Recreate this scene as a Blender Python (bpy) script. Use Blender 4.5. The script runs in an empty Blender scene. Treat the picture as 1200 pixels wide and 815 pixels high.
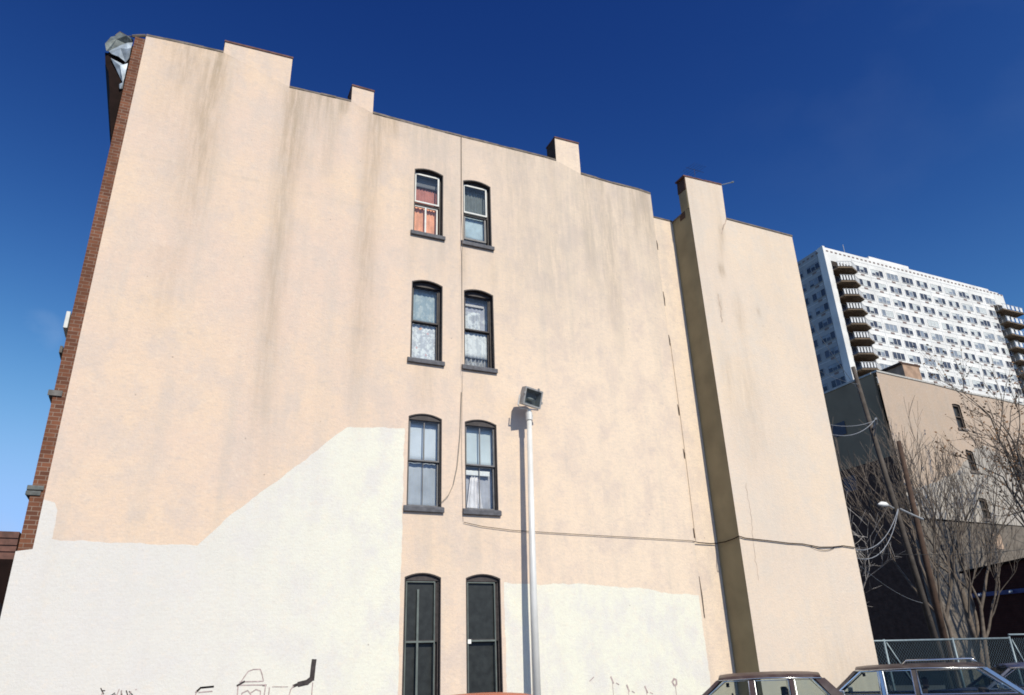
import bpy, bmesh, math, random
from mathutils import Vector, Matrix, noise
from mathutils.geometry import delaunay_2d_cdt

S = bpy.context.scene
COL = S.collection
R = math.radians
random.seed(7)

# ------------------------------------------------------------------ camera
cam_d = bpy.data.cameras.new('camera')
cam = bpy.data.objects.new('camera', cam_d)
COL.objects.link(cam)
cam_d.sensor_fit = 'HORIZONTAL'
cam_d.sensor_width = 36.0
cam_d.lens = 36.0 * 865.0 / 1200.0
cam_d.clip_start = 0.1
cam_d.clip_end = 3000
_p, _r, _y = R(23.554), R(-2.029), R(25.204)
_f = Vector((math.sin(_y) * math.cos(_p), math.cos(_y) * math.cos(_p), math.sin(_p)))
_rt0 = Vector((math.cos(_y), -math.sin(_y), 0))
_u0 = _rt0.cross(_f)
_rt = _rt0 * math.cos(_r) + _u0 * math.sin(_r)
_u = -_rt0 * math.sin(_r) + _u0 * math.cos(_r)
m = Matrix((_rt, _u, -_f)).transposed().to_4x4()
m.translation = (0, 0, 1.6)
cam.matrix_world = m
S.camera = cam

# ------------------------------------------------------------------ sky + sun
SUN_DIR = Vector((-0.11, 1.0, -0.85)).normalized()       # the way the light travels
EL = math.asin(-SUN_DIR.z)
AZ = math.atan2(-SUN_DIR.x, -SUN_DIR.y)
w = bpy.data.worlds.new('World')
S.world = w
w.use_nodes = True
nt = w.node_tree
nt.nodes.clear()
out = nt.nodes.new('ShaderNodeOutputWorld')
bg = nt.nodes.new('ShaderNodeBackground')
sky = nt.nodes.new('ShaderNodeTexSky')
sky.sky_type = 'NISHITA'
sky.sun_disc = False
sky.sun_elevation = EL
sky.sun_rotation = AZ
sky.air_density = 1.0
sky.dust_density = 0.3
sky.ozone_density = 2.5
# slide-film contrast of the sky: each channel raised to its own power and held below a pale horizon blue
spx = nt.nodes.new('ShaderNodeSeparateColor'); cbx = nt.nodes.new('ShaderNodeCombineColor')
nt.links.new(sky.outputs[0], spx.inputs[0])
for ci, (pw, kk, cap) in enumerate(((2.9, 0.53, 7.2), (2.5, 0.535, 12.2), (1.72, 0.99, 26.0))):
    a_ = nt.nodes.new('ShaderNodeMath'); a_.operation = 'POWER'; a_.inputs[1].default_value = pw
    b_ = nt.nodes.new('ShaderNodeMath'); b_.operation = 'MULTIPLY'; b_.inputs[1].default_value = kk
    d_ = nt.nodes.new('ShaderNodeMath'); d_.operation = 'MULTIPLY'; d_.inputs[1].default_value = 1.0 / cap
    e_ = nt.nodes.new('ShaderNodeMath'); e_.operation = 'POWER'; e_.inputs[1].default_value = 2.0
    f_ = nt.nodes.new('ShaderNodeMath'); f_.operation = 'ADD'; f_.inputs[1].default_value = 1.0
    g_ = nt.nodes.new('ShaderNodeMath'); g_.operation = 'SQRT'
    c_ = nt.nodes.new('ShaderNodeMath'); c_.operation = 'DIVIDE'          # soft shoulder: x / sqrt(1 + (x/cap)^2)
    nt.links.new(spx.outputs[ci], a_.inputs[0]); nt.links.new(a_.outputs[0], b_.inputs[0])
    nt.links.new(b_.outputs[0], d_.inputs[0]); nt.links.new(d_.outputs[0], e_.inputs[0]); nt.links.new(e_.outputs[0], f_.inputs[0])
    nt.links.new(f_.outputs[0], g_.inputs[0]); nt.links.new(b_.outputs[0], c_.inputs[0]); nt.links.new(g_.outputs[0], c_.inputs[1])
    nt.links.new(c_.outputs[0], cbx.inputs[ci])
tc = nt.nodes.new('ShaderNodeTexCoord')
mp = nt.nodes.new('ShaderNodeMapping')
mp.inputs['Scale'].default_value = (3.2, 3.2, 5)
ns = nt.nodes.new('ShaderNodeTexNoise')
ns.inputs['Scale'].default_value = 1.7
ns.inputs['Detail'].default_value = 7
ns.inputs['Roughness'].default_value = 0.55
thin = nt.nodes.new('ShaderNodeMapRange')
thin.inputs['From Min'].default_value = 0.42; thin.inputs['From Max'].default_value = 0.75
nt.links.new(ns.outputs[0], thin.inputs[0])
cl_sum = None
for (cd_, lo, hi, st_) in (((0.691, 0.381, 0.615), 0.965, 0.999, 0.03), ((-0.185, 0.973, 0.137), 0.9985, 0.9998, 0.75), ((-0.166, 0.914, 0.37), 0.99955, 0.9999, 0.35)):
    dt = nt.nodes.new('ShaderNodeVectorMath'); dt.operation = 'DOT_PRODUCT'; dt.inputs[1].default_value = Vector(cd_).normalized()
    nt.links.new(tc.outputs['Generated'], dt.inputs[0])
    mr0 = nt.nodes.new('ShaderNodeMapRange'); mr0.interpolation_type = 'SMOOTHSTEP'
    mr0.inputs['From Min'].default_value = lo; mr0.inputs['From Max'].default_value = hi; mr0.inputs['To Max'].default_value = st_
    nt.links.new(dt.outputs['Value'], mr0.inputs[0])
    m0 = nt.nodes.new('ShaderNodeMath'); m0.operation = 'MULTIPLY'
    nt.links.new(mr0.outputs[0], m0.inputs[0]); nt.links.new(thin.outputs[0], m0.inputs[1])
    if cl_sum is None: cl_sum = m0.outputs[0]
    else:
        a0 = nt.nodes.new('ShaderNodeMath'); a0.operation = 'ADD'
        nt.links.new(cl_sum, a0.inputs[0]); nt.links.new(m0.outputs[0], a0.inputs[1]); cl_sum = a0.outputs[0]
mx = nt.nodes.new('ShaderNodeMix')
mx.data_type = 'RGBA'
mx.inputs['B'].default_value = (9.0, 11.5, 16.0, 1)
mp.inputs['Location'].default_value = (2.1, 4.2, 1.3)
nt.links.new(tc.outputs['Generated'], mp.inputs[0])
nt.links.new(mp.outputs[0], ns.inputs['Vector'])
nt.links.new(cl_sum, mx.inputs['Factor'])
nt.links.new(cbx.outputs[0], mx.inputs['A'])
nt.links.new(mx.outputs['Result'], bg.inputs['Color'])
nt.links.new(bg.outputs[0], out.inputs['Surface'])
bg.inputs['Strength'].default_value = 0.05

sd = bpy.data.lights.new('sun', 'SUN')
sd.energy = 4.5
sd.angle = R(0.5)
sd.color = (1.0, 0.935, 0.775)
sun = bpy.data.objects.new('sun', sd)
COL.objects.link(sun)
sun.rotation_euler = SUN_DIR.to_track_quat('-Z', 'Y').to_euler()
sun.location = (10, -20, 30)

S.view_settings.view_transform = 'Standard'
S.view_settings.look = 'None'
S.view_settings.exposure = 0.0
S.view_settings.gamma = 1.0
S.view_settings.use_curve_mapping = False
S.cycles.max_bounces = 6
S.cycles.pixel_filter_type = 'BLACKMAN_HARRIS'
S.cycles.filter_width = 1.75
S.cycles.transparent_max_bounces = 16

# ------------------------------------------------------------------ helpers
class MB:
    def __init__(s):
        s.v = []; s.f = []; s.m = []
    def face(s, pts, mi=0):
        b = len(s.v)
        s.v.extend([tuple(p) for p in pts])
        s.f.append(tuple(range(b, b + len(pts)))); s.m.append(mi)
        return s
    def box(s, x0, x1, y0, y1, z0, z1, mi=0):
        b = len(s.v)
        s.v += [(x0, y0, z0), (x1, y0, z0), (x1, y1, z0), (x0, y1, z0), (x0, y0, z1), (x1, y0, z1), (x1, y1, z1), (x0, y1, z1)]
        for q in ((3, 2, 1, 0), (4, 5, 6, 7), (0, 1, 5, 4), (1, 2, 6, 5), (2, 3, 7, 6), (3, 0, 4, 7)):
            s.f.append(tuple(b + i for i in q)); s.m.append(mi)
        return s
    def hexa(s, P, mi=0):        # 8 corners: bottom ring of 4, top ring of 4
        b = len(s.v)
        s.v += [tuple(p) for p in P]
        for q in ((3, 2, 1, 0), (4, 5, 6, 7), (0, 1, 5, 4), (1, 2, 6, 5), (2, 3, 7, 6), (3, 0, 4, 7)):
            s.f.append(tuple(b + i for i in q)); s.m.append(mi)
        return s
    def prism(s, poly, axis, a0, a1, mi=0):
        # poly in the two other axes; extruded along axis ('x','y','z')
        def P(p, a):
            return {'x': (a, p[0], p[1]), 'y': (p[0], a, p[1]), 'z': (p[0], p[1], a)}[axis]
        n = len(poly); b = len(s.v)
        s.v += [P(p, a0) for p in poly] + [P(p, a1) for p in poly]
        s.f.append(tuple(range(b, b + n))); s.m.append(mi)
        s.f.append(tuple(range(b + 2 * n - 1, b + n - 1, -1))); s.m.append(mi)
        for i in range(n):
            j = (i + 1) % n
            s.f.append((b + i, b + n + i, b + n + j, b + j)); s.m.append(mi)
        return s
    def tube(s, pts, rad, n=6, mi=0, cap=True):
        pts = [Vector(p) for p in pts]
        if not isinstance(rad, (list, tuple)): rad = [rad] * len(pts)
        b = len(s.v)
        up = None
        for i, p in enumerate(pts):
            d = (pts[min(i + 1, len(pts) - 1)] - pts[max(i - 1, 0)])
            if d.length < 1e-9: d = Vector((0, 0, 1))
            d.normalize()
            if up is None:
                up = Vector((0, 0, 1)) if abs(d.z) < 0.9 else Vector((1, 0, 0))
            a = d.cross(up)
            if a.length < 1e-6: a = d.orthogonal()
            a.normalize(); up = a.cross(d)
            for k in range(n):
                t = 2 * math.pi * k / n
                s.v.append(tuple(p + (a * math.cos(t) + up * math.sin(t)) * rad[i]))
        for i in range(len(pts) - 1):
            for k in range(n):
                k2 = (k + 1) % n
                s.f.append((b + i * n + k, b + i * n + k2, b + (i + 1) * n + k2, b + (i + 1) * n + k)); s.m.append(mi)
        if cap:
            s.f.append(tuple(b + k for k in range(n))[::-1]); s.m.append(mi)
            e = b + (len(pts) - 1) * n
            s.f.append(tuple(e + k for k in range(n))); s.m.append(mi)
        return s
    def build(s, name, mats, parent=None, smooth=False, local=False, fix=True):
        me = bpy.data.meshes.new(name)
        me.from_pydata(s.v, [], s.f)
        if not isinstance(mats, (list, tuple)): mats = [mats]
        for mt in mats: me.materials.append(mt)
        me.polygons.foreach_set('material_index', s.m)
        if smooth: me.polygons.foreach_set('use_smooth', [True] * len(s.f))
        if fix:
            bm = bmesh.new(); bm.from_mesh(me)
            bmesh.ops.recalc_face_normals(bm, faces=bm.faces)
            bm.to_mesh(me); bm.free()
        me.update()
        o = bpy.data.objects.new(name, me)
        COL.objects.link(o)
        if parent is not None:
            adopt(o, parent, local)
        return o

def base_of(o):
    l = Vector(o.location)
    while o.parent is not None:
        o = o.parent; l = l + Vector(o.location)
    return l
def adopt(o, parent, local=False):
    o.parent = parent
    if not local:
        o.matrix_parent_inverse = Matrix.Identity(4)
        o.location = Vector(o.location) - base_of(parent)

def tag(o, label=None, cat=None, group=None, kind=None):
    if label: o['label'] = label
    if cat: o['category'] = cat
    if group: o['group'] = group
    if kind: o['kind'] = kind
    return o
def thing(name, label, cat, loc=(0, 0, 0), rz=0, group=None):
    o = bpy.data.objects.new(name, None)
    COL.objects.link(o)
    o.location = loc; o.rotation_euler = (0, 0, rz)
    return tag(o, label, cat, group)

def bev(o, wd=0.01, seg=2):
    b = o.modifiers.new('bevel', 'BEVEL'); b.width = wd; b.segments = seg; b.limit_method = 'ANGLE'
    return o

# ------------------------------------------------------------------ materials
def newmat(name):
    mt = bpy.data.materials.new(name); mt.use_nodes = True
    return mt, mt.node_tree, mt.node_tree.nodes['Principled BSDF']
def L(nt, a, b): nt.links.new(a, b)

def simple(name, col, rough=0.7, metal=0.0, var=0.15, scale=6.0, bump=0.0, bscale=40, spec=0.4):
    mt, nt, bs = newmat(name)
    bs.inputs['Roughness'].default_value = rough
    bs.inputs['Metallic'].default_value = metal
    bs.inputs['Specular IOR Level'].default_value = spec
    g = nt.nodes.new('ShaderNodeTexCoord')
    n = nt.nodes.new('ShaderNodeTexNoise'); n.inputs['Scale'].default_value = scale; n.inputs['Detail'].default_value = 6
    L(nt, g.outputs['Object'], n.inputs['Vector'])
    mr = nt.nodes.new('ShaderNodeMapRange')
    mr.inputs['From Min'].default_value = 0.3; mr.inputs['From Max'].default_value = 0.7
    mr.inputs['To Min'].default_value = 1 - var; mr.inputs['To Max'].default_value = 1 + var
    L(nt, n.outputs[0], mr.inputs[0])
    mm = nt.nodes.new('ShaderNodeVectorMath'); mm.operation = 'SCALE'
    mm.inputs[0].default_value = col[:3]
    L(nt, mr.outputs[0], mm.inputs['Scale'])
    L(nt, mm.outputs[0], bs.inputs['Base Color'])
    if bump:
        n2 = nt.nodes.new('ShaderNodeTexNoise'); n2.inputs['Scale'].default_value = bscale; n2.inputs['Detail'].default_value = 4
        L(nt, g.outputs['Object'], n2.inputs['Vector'])
        b = nt.nodes.new('ShaderNodeBump'); b.inputs['Strength'].default_value = bump; b.inputs['Distance'].default_value = 0.02
        L(nt, n2.outputs[0], b.inputs['Height']); L(nt, b.outputs[0], bs.inputs['Normal'])
    return mt

def noise_node(nt, vec, scale, detail=5, rough=0.55, mapping=None):
    if mapping:
        mp = nt.nodes.new('ShaderNodeMapping'); mp.inputs['Scale'].default_value = mapping
        L(nt, vec, mp.inputs[0]); vec = mp.outputs[0]
    n = nt.nodes.new('ShaderNodeTexNoise')
    n.inputs['Scale'].default_value = scale; n.inputs['Detail'].default_value = detail; n.inputs['Roughness'].default_value = rough
    L(nt, vec, n.inputs['Vector'])
    return n.outputs[0]
def ramp(nt, fac, a, b, ca, cb):
    r = nt.nodes.new('ShaderNodeMapRange')
    r.interpolation_type = 'SMOOTHSTEP'
    r.inputs['From Min'].default_value = a; r.inputs['From Max'].default_value = b
    r.inputs['To Min'].default_value = ca; r.inputs['To Max'].default_value = cb
    L(nt, fac, r.inputs[0])
    return r.outputs[0]
def mixc(nt, fac, a, b, mode='MIX'):
    x = nt.nodes.new('ShaderNodeMix'); x.data_type = 'RGBA'; x.blend_type = mode
    if isinstance(fac, float): x.inputs['Factor'].default_value = fac
    else: L(nt, fac, x.inputs['Factor'])
    for k, c in (('A', a), ('B', b)):
        if isinstance(c, tuple): x.inputs[k].default_value = (*c[:3], 1)
        else: L(nt, c, x.inputs[k])
    return x.outputs['Result']
def mathn(nt, op, a, b=None):
    x = nt.nodes.new('ShaderNodeMath'); x.operation = op
    for i, c in enumerate((a, b)):
        if c is None: continue
        if isinstance(c, (int, float)): x.inputs[i].default_value = c
        else: L(nt, c, x.inputs[i])
    return x.outputs[0]

def stucco(name, c1, c2, c3, stain=True, gx=None, blotch=(0.55, 0.50, 0.46), bl=0.30, run=0.30):
    """painted stucco over brick: broad colour drift, blotches, faint courses, grime from the 'stain' attribute"""
    mt, nt, bs = newmat(name)
    bs.inputs['Roughness'].default_value = 0.92
    bs.inputs['Specular IOR Level'].default_value = 0.15
    pos = nt.nodes.new('ShaderNodeNewGeometry').outputs['Position']
    n1 = noise_node(nt, pos, 0.35, 4, 0.5)
    c = mixc(nt, ramp(nt, n1, 0.38, 0.62, 0, 1), c1, c2)
    if gx:      # drift along the wall: paint tone, and on the peach sun glare put into colour
        sx = nt.nodes.new('ShaderNodeSeparateXYZ'); L(nt, pos, sx.inputs[0])
        c = mixc(nt, ramp(nt, sx.outputs[0], gx[0], gx[1], 0, 1), c, gx[2])
    n2 = noise_node(nt, pos, 1.5, 9, 0.70, (1.2, 1.0, 0.9))
    c = mixc(nt, ramp(nt, n2, 0.42, 0.66, 0, 0.8), c, c3)
    n3 = noise_node(nt, pos, 3.4, 8, 0.7, (1.0, 1.0, 1.3))
    c = mixc(nt, ramp(nt, n3, 0.54, 0.76, 0, bl), c, blotch)
    # scattered rectangular smudges along the courses
    n4 = noise_node(nt, pos, 6.0, 4, 0.65, (0.9, 1.0, 1.8))
    c = mixc(nt, ramp(nt, n4, 0.55, 0.72, 0, 0.18), c, blotch)
    n5 = noise_node(nt, pos, 12, 4, 0.7, (0.5, 1.0, 1.6))
    c = mixc(nt, ramp(nt, n5, 0.42, 0.72, 0, 0.22), c, blotch)
    n8 = noise_node(nt, pos, 9, 4, 0.7)
    c = mixc(nt, ramp(nt, n8, 0.50, 0.75, 0, 0.28), c, (0.84, 0.70, 0.56))
    n9 = noise_node(nt, pos, 17, 5, 0.75, (0.8, 1.0, 1.3))
    c = mixc(nt, ramp(nt, n9, 0.44, 0.70, 0, 0.30), c, blotch)
    n10 = noise_node(nt, pos, 26, 3, 0.7)
    c = mixc(nt, ramp(nt, n10, 0.55, 0.78, 0, 0.35), c, (0.86, 0.74, 0.60))
    n6 = noise_node(nt, pos, 38, 3, 0.7)
    c = mixc(nt, ramp(nt, n6, 0.3, 0.7, 0.10, 0.0), c, (0.45, 0.40, 0.36))
    # vertical run marks
    n7 = noise_node(nt, pos, 2.8, 6, 0.62, (1.0, 1.0, 0.07))
    c = mixc(nt, ramp(nt, n7, 0.48, 0.75, 0, run), c, (0.50, 0.45, 0.40))
    if stain:
        for nm, dark in (('stain', (0.40, 0.31, 0.225)), ('wash', (0.46, 0.40, 0.345))):
            at = nt.nodes.new('ShaderNodeAttribute'); at.attribute_name = nm
            nn = noise_node(nt, pos, 3.0, 8, 0.70, (3.6, 1, 0.35))
            k = mathn(nt, 'MULTIPLY', at.outputs['Fac'], ramp(nt, nn, 0.32, 0.66, 0.40, 1.35))
            k = mathn(nt, 'MINIMUM', k, 0.85)
            c = mixc(nt, k, c, dark)
    # small dark specks and chips
    vo = nt.nodes.new('ShaderNodeTexVoronoi'); vo.inputs['Scale'].default_value = 1.7
    L(nt, pos, vo.inputs['Vector'])
    c = mixc(nt, ramp(nt, vo.outputs['Distance'], 0.012, 0.035, 0.55, 0.0), c, (0.20, 0.15, 0.12))
    L(nt, c, bs.inputs['Base Color'])
    br = nt.nodes.new('ShaderNodeTexBrick')
    br.inputs['Scale'].default_value = 1.0
    br.inputs['Brick Width'].default_value = 0.21; br.inputs['Row Height'].default_value = 0.075
    br.inputs['Mortar Size'].default_value = 0.008; br.inputs['Mortar Smooth'].default_value = 0.7
    br.inputs['Color1'].default_value = (1, 1, 1, 1); br.inputs['Color2'].default_value = (.85, .85, .85, 1); br.inputs['Mortar'].default_value = (0, 0, 0, 1)
    cb = nt.nodes.new('ShaderNodeCombineXYZ'); sp = nt.nodes.new('ShaderNodeSeparateXYZ')
    L(nt, pos, sp.inputs[0]); L(nt, mathn(nt, 'ADD', sp.outputs[0], sp.outputs[1]), cb.inputs[0]); L(nt, sp.outputs[2], cb.inputs[1])
    L(nt, cb.outputs[0], br.inputs['Vector'])
    h = mathn(nt, 'ADD', mathn(nt, 'MULTIPLY', br.outputs['Color'], 0.05), noise_node(nt, pos, 22, 6, 0.65))
    h = mathn(nt, 'ADD', h, mathn(nt, 'MULTIPLY', noise_node(nt, pos, 1.1, 4, 0.5), 2.5))
    b = nt.nodes.new('ShaderNodeBump'); b.inputs['Strength'].default_value = 0.5; b.inputs['Distance'].default_value = 0.013
    L(nt, h, b.inputs['Height']); L(nt, b.outputs[0], bs.inputs['Normal'])
    return mt

def brick(name, c1, c2, mortar, bw=0.21, rh=0.075):
    mt, nt, bs = newmat(name)
    bs.inputs['Roughness'].default_value = 0.9
    bs.inputs['Specular IOR Level'].default_value = 0.2
    pos = nt.nodes.new('ShaderNodeNewGeometry').outputs['Position']
    br = nt.nodes.new('ShaderNodeTexBrick')
    br.inputs['Scale'].default_value = 1.0
    br.inputs['Brick Width'].default_value = bw; br.inputs['Row Height'].default_value = rh
    br.inputs['Mortar Size'].default_value = 0.007; br.inputs['Mortar Smooth'].default_value = 0.3
    br.inputs['Color1'].default_value = (*c1, 1); br.inputs['Color2'].default_value = (*c2, 1); br.inputs['Mortar'].default_value = (*mortar, 1)
    cb = nt.nodes.new('ShaderNodeCombineXYZ'); sp = nt.nodes.new('ShaderNodeSeparateXYZ')
    L(nt, pos, sp.inputs[0]); L(nt, mathn(nt, 'ADD', sp.outputs[0], sp.outputs[1]), cb.inputs[0]); L(nt, sp.outputs[2], cb.inputs[1])
    L(nt, cb.outputs[0], br.inputs['Vector'])
    n = noise_node(nt, pos, 3.0, 6, 0.6)
    c = mixc(nt, ramp(nt, n, 0.35, 0.7, 0, 0.6), br.outputs['Color'], (c1[0] * 0.45, c1[1] * 0.45, c1[2] * 0.45))
    L(nt, c, bs.inputs['Base Color'])
    b = nt.nodes.new('ShaderNodeBump'); b.inputs['Strength'].default_value = 0.6; b.inputs['Distance'].default_value = 0.01
    L(nt, br.outputs['Color'], b.inputs['Height']); L(nt, b.outputs[0], bs.inputs['Normal'])
    return mt

def glassmat(name, tint=(0.85, 0.9, 0.92), refl=0.06):
    mt = bpy.data.materials.new(name); mt.use_nodes = True
    nt = mt.node_tree; nt.nodes.clear()
    o = nt.nodes.new('ShaderNodeOutputMaterial')
    t = nt.nodes.new('ShaderNodeBsdfTransparent'); t.inputs[0].default_value = (*tint, 1)
    g = nt.nodes.new('ShaderNodeBsdfGlossy'); g.inputs['Roughness'].default_value = 0.03
    lw = nt.nodes.new('ShaderNodeLayerWeight'); lw.inputs['Blend'].default_value = 0.5
    pw = nt.nodes.new('ShaderNodeMath'); pw.operation = 'POWER'; pw.inputs[1].default_value = 4.0
    ml = nt.nodes.new('ShaderNodeMath'); ml.operation = 'MULTIPLY'; ml.inputs[1].default_value = 0.7
    ad = nt.nodes.new('ShaderNodeMath'); ad.operation = 'ADD'; ad.inputs[1].default_value = refl
    L(nt, lw.outputs['Facing'], pw.inputs[0]); L(nt, pw.outputs[0], ml.inputs[0])
    # slight waviness of old panes
    pos = nt.nodes.new('ShaderNodeNewGeometry').outputs['Position']
    nn = nt.nodes.new('ShaderNodeTexNoise'); nn.inputs['Scale'].default_value = 2.5
    L(nt, pos, nn.inputs['Vector'])
    b = nt.nodes.new('ShaderNodeBump'); b.inputs['Strength'].default_value = 0.15; b.inputs['Distance'].default_value = 0.02
    L(nt, nn.outputs[0], b.inputs['Height']); L(nt, b.outputs[0], g.inputs['Normal'])
    x = nt.nodes.new('ShaderNodeMixShader')
    L(nt, ml.outputs[0], ad.inputs[0]); L(nt, ad.outputs[0], x.inputs[0]); L(nt, t.outputs[0], x.inputs[1]); L(nt, g.outputs[0], x.inputs[2])
    L(nt, x.outputs[0], o.inputs[0])
    return mt

PEACH = stucco('peach_stucco', (0.77, 0.583, 0.438), (0.73, 0.557, 0.452), (0.66, 0.535, 0.455), gx=(2.0, 10.5, (0.815, 0.655, 0.51)), blotch=(0.50, 0.435, 0.40), bl=0.4)
WHITE = stucco('white_stucco', (0.68, 0.655, 0.62), (0.70, 0.67, 0.635), (0.69, 0.66, 0.64), gx=(-1.0, 5.0, (0.79, 0.775, 0.66)), blotch=(0.62, 0.57, 0.54), bl=0.25, run=0.07)
WINGP = stucco('pale_peach_stucco', (0.77, 0.615, 0.475), (0.74, 0.60, 0.485), (0.69, 0.59, 0.50), run=0.14)
BRICK = brick('red_brick', (0.225, 0.09, 0.05), (0.12, 0.05, 0.032), (0.26, 0.19, 0.15))
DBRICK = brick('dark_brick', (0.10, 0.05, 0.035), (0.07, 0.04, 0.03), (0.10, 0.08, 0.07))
COPING = simple('coping_tile', (0.13, 0.06, 0.05), 0.8, var=0.4, scale=9)
FLASH = simple('roof_flashing', (0.16, 0.13, 0.11), 0.75, var=0.4, scale=7)
ROOF = simple('tar_roof', (0.06, 0.06, 0.06), 0.9, var=0.2)
BROWNP = simple('brown_paint', (0.013, 0.006, 0.005), 0.8, var=0.3, spec=0.1)
DARKP = simple('dark_trim_paint', (0.045, 0.036, 0.036), 0.6, var=0.35, scale=12)
SILLM = simple('slate_paint', (0.10, 0.10, 0.115), 0.7, var=0.3, scale=10, bump=0.2)
WHITEP = simple('white_sash_paint', (0.62, 0.62, 0.60), 0.5, var=0.12)
GREYP = simple('grey_sash_paint', (0.16, 0.155, 0.16), 0.5, var=0.2)
GREENP = simple('screen_frame_metal', (0.12, 0.14, 0.13), 0.5, var=0.2)
SCREEN = simple('dark_screen', (0.018, 0.021, 0.021), 0.45, var=0.4, scale=8)
GLASS = glassmat('window_glass', (0.95, 0.965, 0.97), 0.04)
INSIDE = simple('room_paint', (0.10, 0.09, 0.08), 0.9)
METAL = simple('galvanised_sheet', (0.33, 0.38, 0.44), 0.55, 0.25, var=0.3, scale=5)
STEEL = simple('painted_steel_pole', (0.70, 0.69, 0.67), 0.4, 0.1, var=0.08, scale=3)
BLACKW = simple('black_cable', (0.03, 0.028, 0.026), 0.7)
BROWNW = simple('brown_cable', (0.30, 0.20, 0.13), 0.7)
SPRAYB = simple('black_spray', (0.045, 0.035, 0.035), 0.8, var=0.4, scale=14)
SPRAYR = simple('faded_spray', (0.42, 0.33, 0.32), 0.85, var=0.35, scale=14)
CRACKM = simple('crack_shadow', (0.43, 0.33, 0.265), 0.9, var=0.4)
PATCHM = simple('grey_mortar', (0.44, 0.38, 0.32), 0.9, var=0.3, scale=8)

def asphalt():
    mt, nt, bs = newmat('asphalt')
    pos = nt.nodes.new('ShaderNodeNewGeometry').outputs['Position']
    c = mixc(nt, ramp(nt, noise_node(nt, pos, 0.6, 6), 0.35, 0.65, 0, 1), (0.055, 0.055, 0.054), (0.085, 0.08, 0.075))
    c = mixc(nt, ramp(nt, noise_node(nt, pos, 60, 2), 0.4, 0.7, 0, 0.5), c, (0.13, 0.125, 0.12))
    L(nt, c, bs.inputs['Base Color']); bs.inputs['Roughness'].default_value = 0.9
    b = nt.nodes.new('ShaderNodeBump'); b.inputs['Strength'].default_value = 0.4; b.inputs['Distance'].default_value = 0.01
    L(nt, noise_node(nt, pos, 80, 3), b.inputs['Height']); L(nt, b.outputs[0], bs.inputs['Normal'])
    return mt

# ------------------------------------------------------------------ ground
g = MB(); g.face([(-900, -900, 0), (900, -900, 0), (900, 900, 0), (-900, 900, 0)])
tag(g.build('ground', asphalt(), fix=False), kind='structure')
LINE = simple('line_paint', (0.55, 0.54, 0.50), 0.8, var=0.3, scale=5)
pl = MB()
for i in range(7):
    x = -1.0 + i * 2.75
    d = Vector((0.743, -0.669, 0)); n = Vector((0.669, 0.743, 0)) * 0.05
    a = Vector((x + 1.6, 11.6, 0.004)); b_ = a + d * 4.6
    pl.face([a - n, b_ - n, b_ + n, a + n])
tag(pl.build('parking_lines', LINE), kind='structure')
SIDEW = simple('sidewalk_concrete', (0.34, 0.33, 0.31), 0.9, var=0.2, scale=3)
sw = MB(); sw.box(15.9, 70, 23.5, 26.0, -0.1, 0.12)
tag(sw.build('sidewalk', SIDEW), kind='structure')

# ------------------------------------------------------------------ apartment building
WY = 14.5          # plane of the big stucco wall
bld = thing('apartment_building', 'five-bay peach stucco tenement with two columns of arched windows and white paint patches at its foot', 'building', (4.6, WY, 0))
bld['label'] = 'tall peach stucco tenement wall with two columns of arched windows and white painted patches below'

def arch(x0, x1, z0, z1, rise, n=10):
    pts = [(x0, z0), (x1, z0)]
    for i in range(n + 1):
        t = i / n
        x = x1 + (x0 - x1) * t
        pts.append((x, z1 + rise * (1 - (2 * t - 1) ** 2)))
    return pts
# opening left, right, bottom (underside of sill), spring of the arch
WINS = []
XL = (4.335, 5.085); XR = (5.612, 6.372)
for (zb, zt) in ((11.132, 13.049), (7.856, 9.889), (4.597, 6.625), (0.80, 3.324)):
    WINS.append((XL[0], XL[1], zb, zt)); WINS.append((XR[0], XR[1], zb, zt))
RISE = 0.085
holes = [arch(a + 0.0, b, zb + 0.03, zt, RISE) for (a, b, zb, zt) in WINS]

roofline = [(11.46, 14.17), (11.0, 14.21), (10.18, 14.20), (9.14, 14.235), (8.38, 14.47), (8.0, 14.485), (7.0, 14.46), (5.56, 14.43), (4.28, 14.414), (3.22, 14.42), (2.67, 14.61), (1.185, 14.54), (-0.355, 15.04), (-1.2, 14.98), (-1.97, 14.91)]
outer = [(-2.20, 0.0), (11.42, 0.0)] + roofline + [(-1.97, 3.66), (-2.20, 3.62)]

def jag(poly, amp, step, seed):
    res = []
    for i in range(len(poly)):
        a = Vector((poly[i][0], poly[i][1])); b = Vector((poly[(i + 1) % len(poly)][0], poly[(i + 1) % len(poly)][1]))
        n = max(1, int((b - a).length / step))
        for k in range(n):
            p = a.lerp(b, k / n)
            dx = noise.noise((p.x * 2.3, p.y * 2.3, seed)) + 0.7 * noise.noise((p.x * 9, p.y * 9, seed + 5)) + 0.4 * noise.noise((p.x * 30, p.y * 30, seed))
            nn = Vector((-(b - a).y, (b - a).x)).normalized()
            p2 = p + nn * dx * amp
            res.append((p2.x, p2.y))
    return res
patchL = [(-3.0, -1), (4.255, -1), (4.255, 6.33), (3.63, 6.29), (3.05, 6.24), (2.75, 5.98), (1.85, 5.12), (0.98, 4.34), (0.52, 3.80), (-0.6, 3.80), (-1.72, 3.83), (-1.74, 4.30), (-1.80, 4.43), (-1.99, 4.48), (-3.0, 4.4)]
patchR = [(6.45, -1), (11.40, -1), (11.36, 3.02), (10.9, 3.05), (10.33, 3.08), (10.0, 3.16), (9.0, 3.20), (8.2, 3.25), (7.4, 3.22), (6.45, 3.25)]
pj = [jag(patchL, 0.022, 0.06, 1.0), jag(patchR, 0.03, 0.06, 9.0)]

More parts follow.
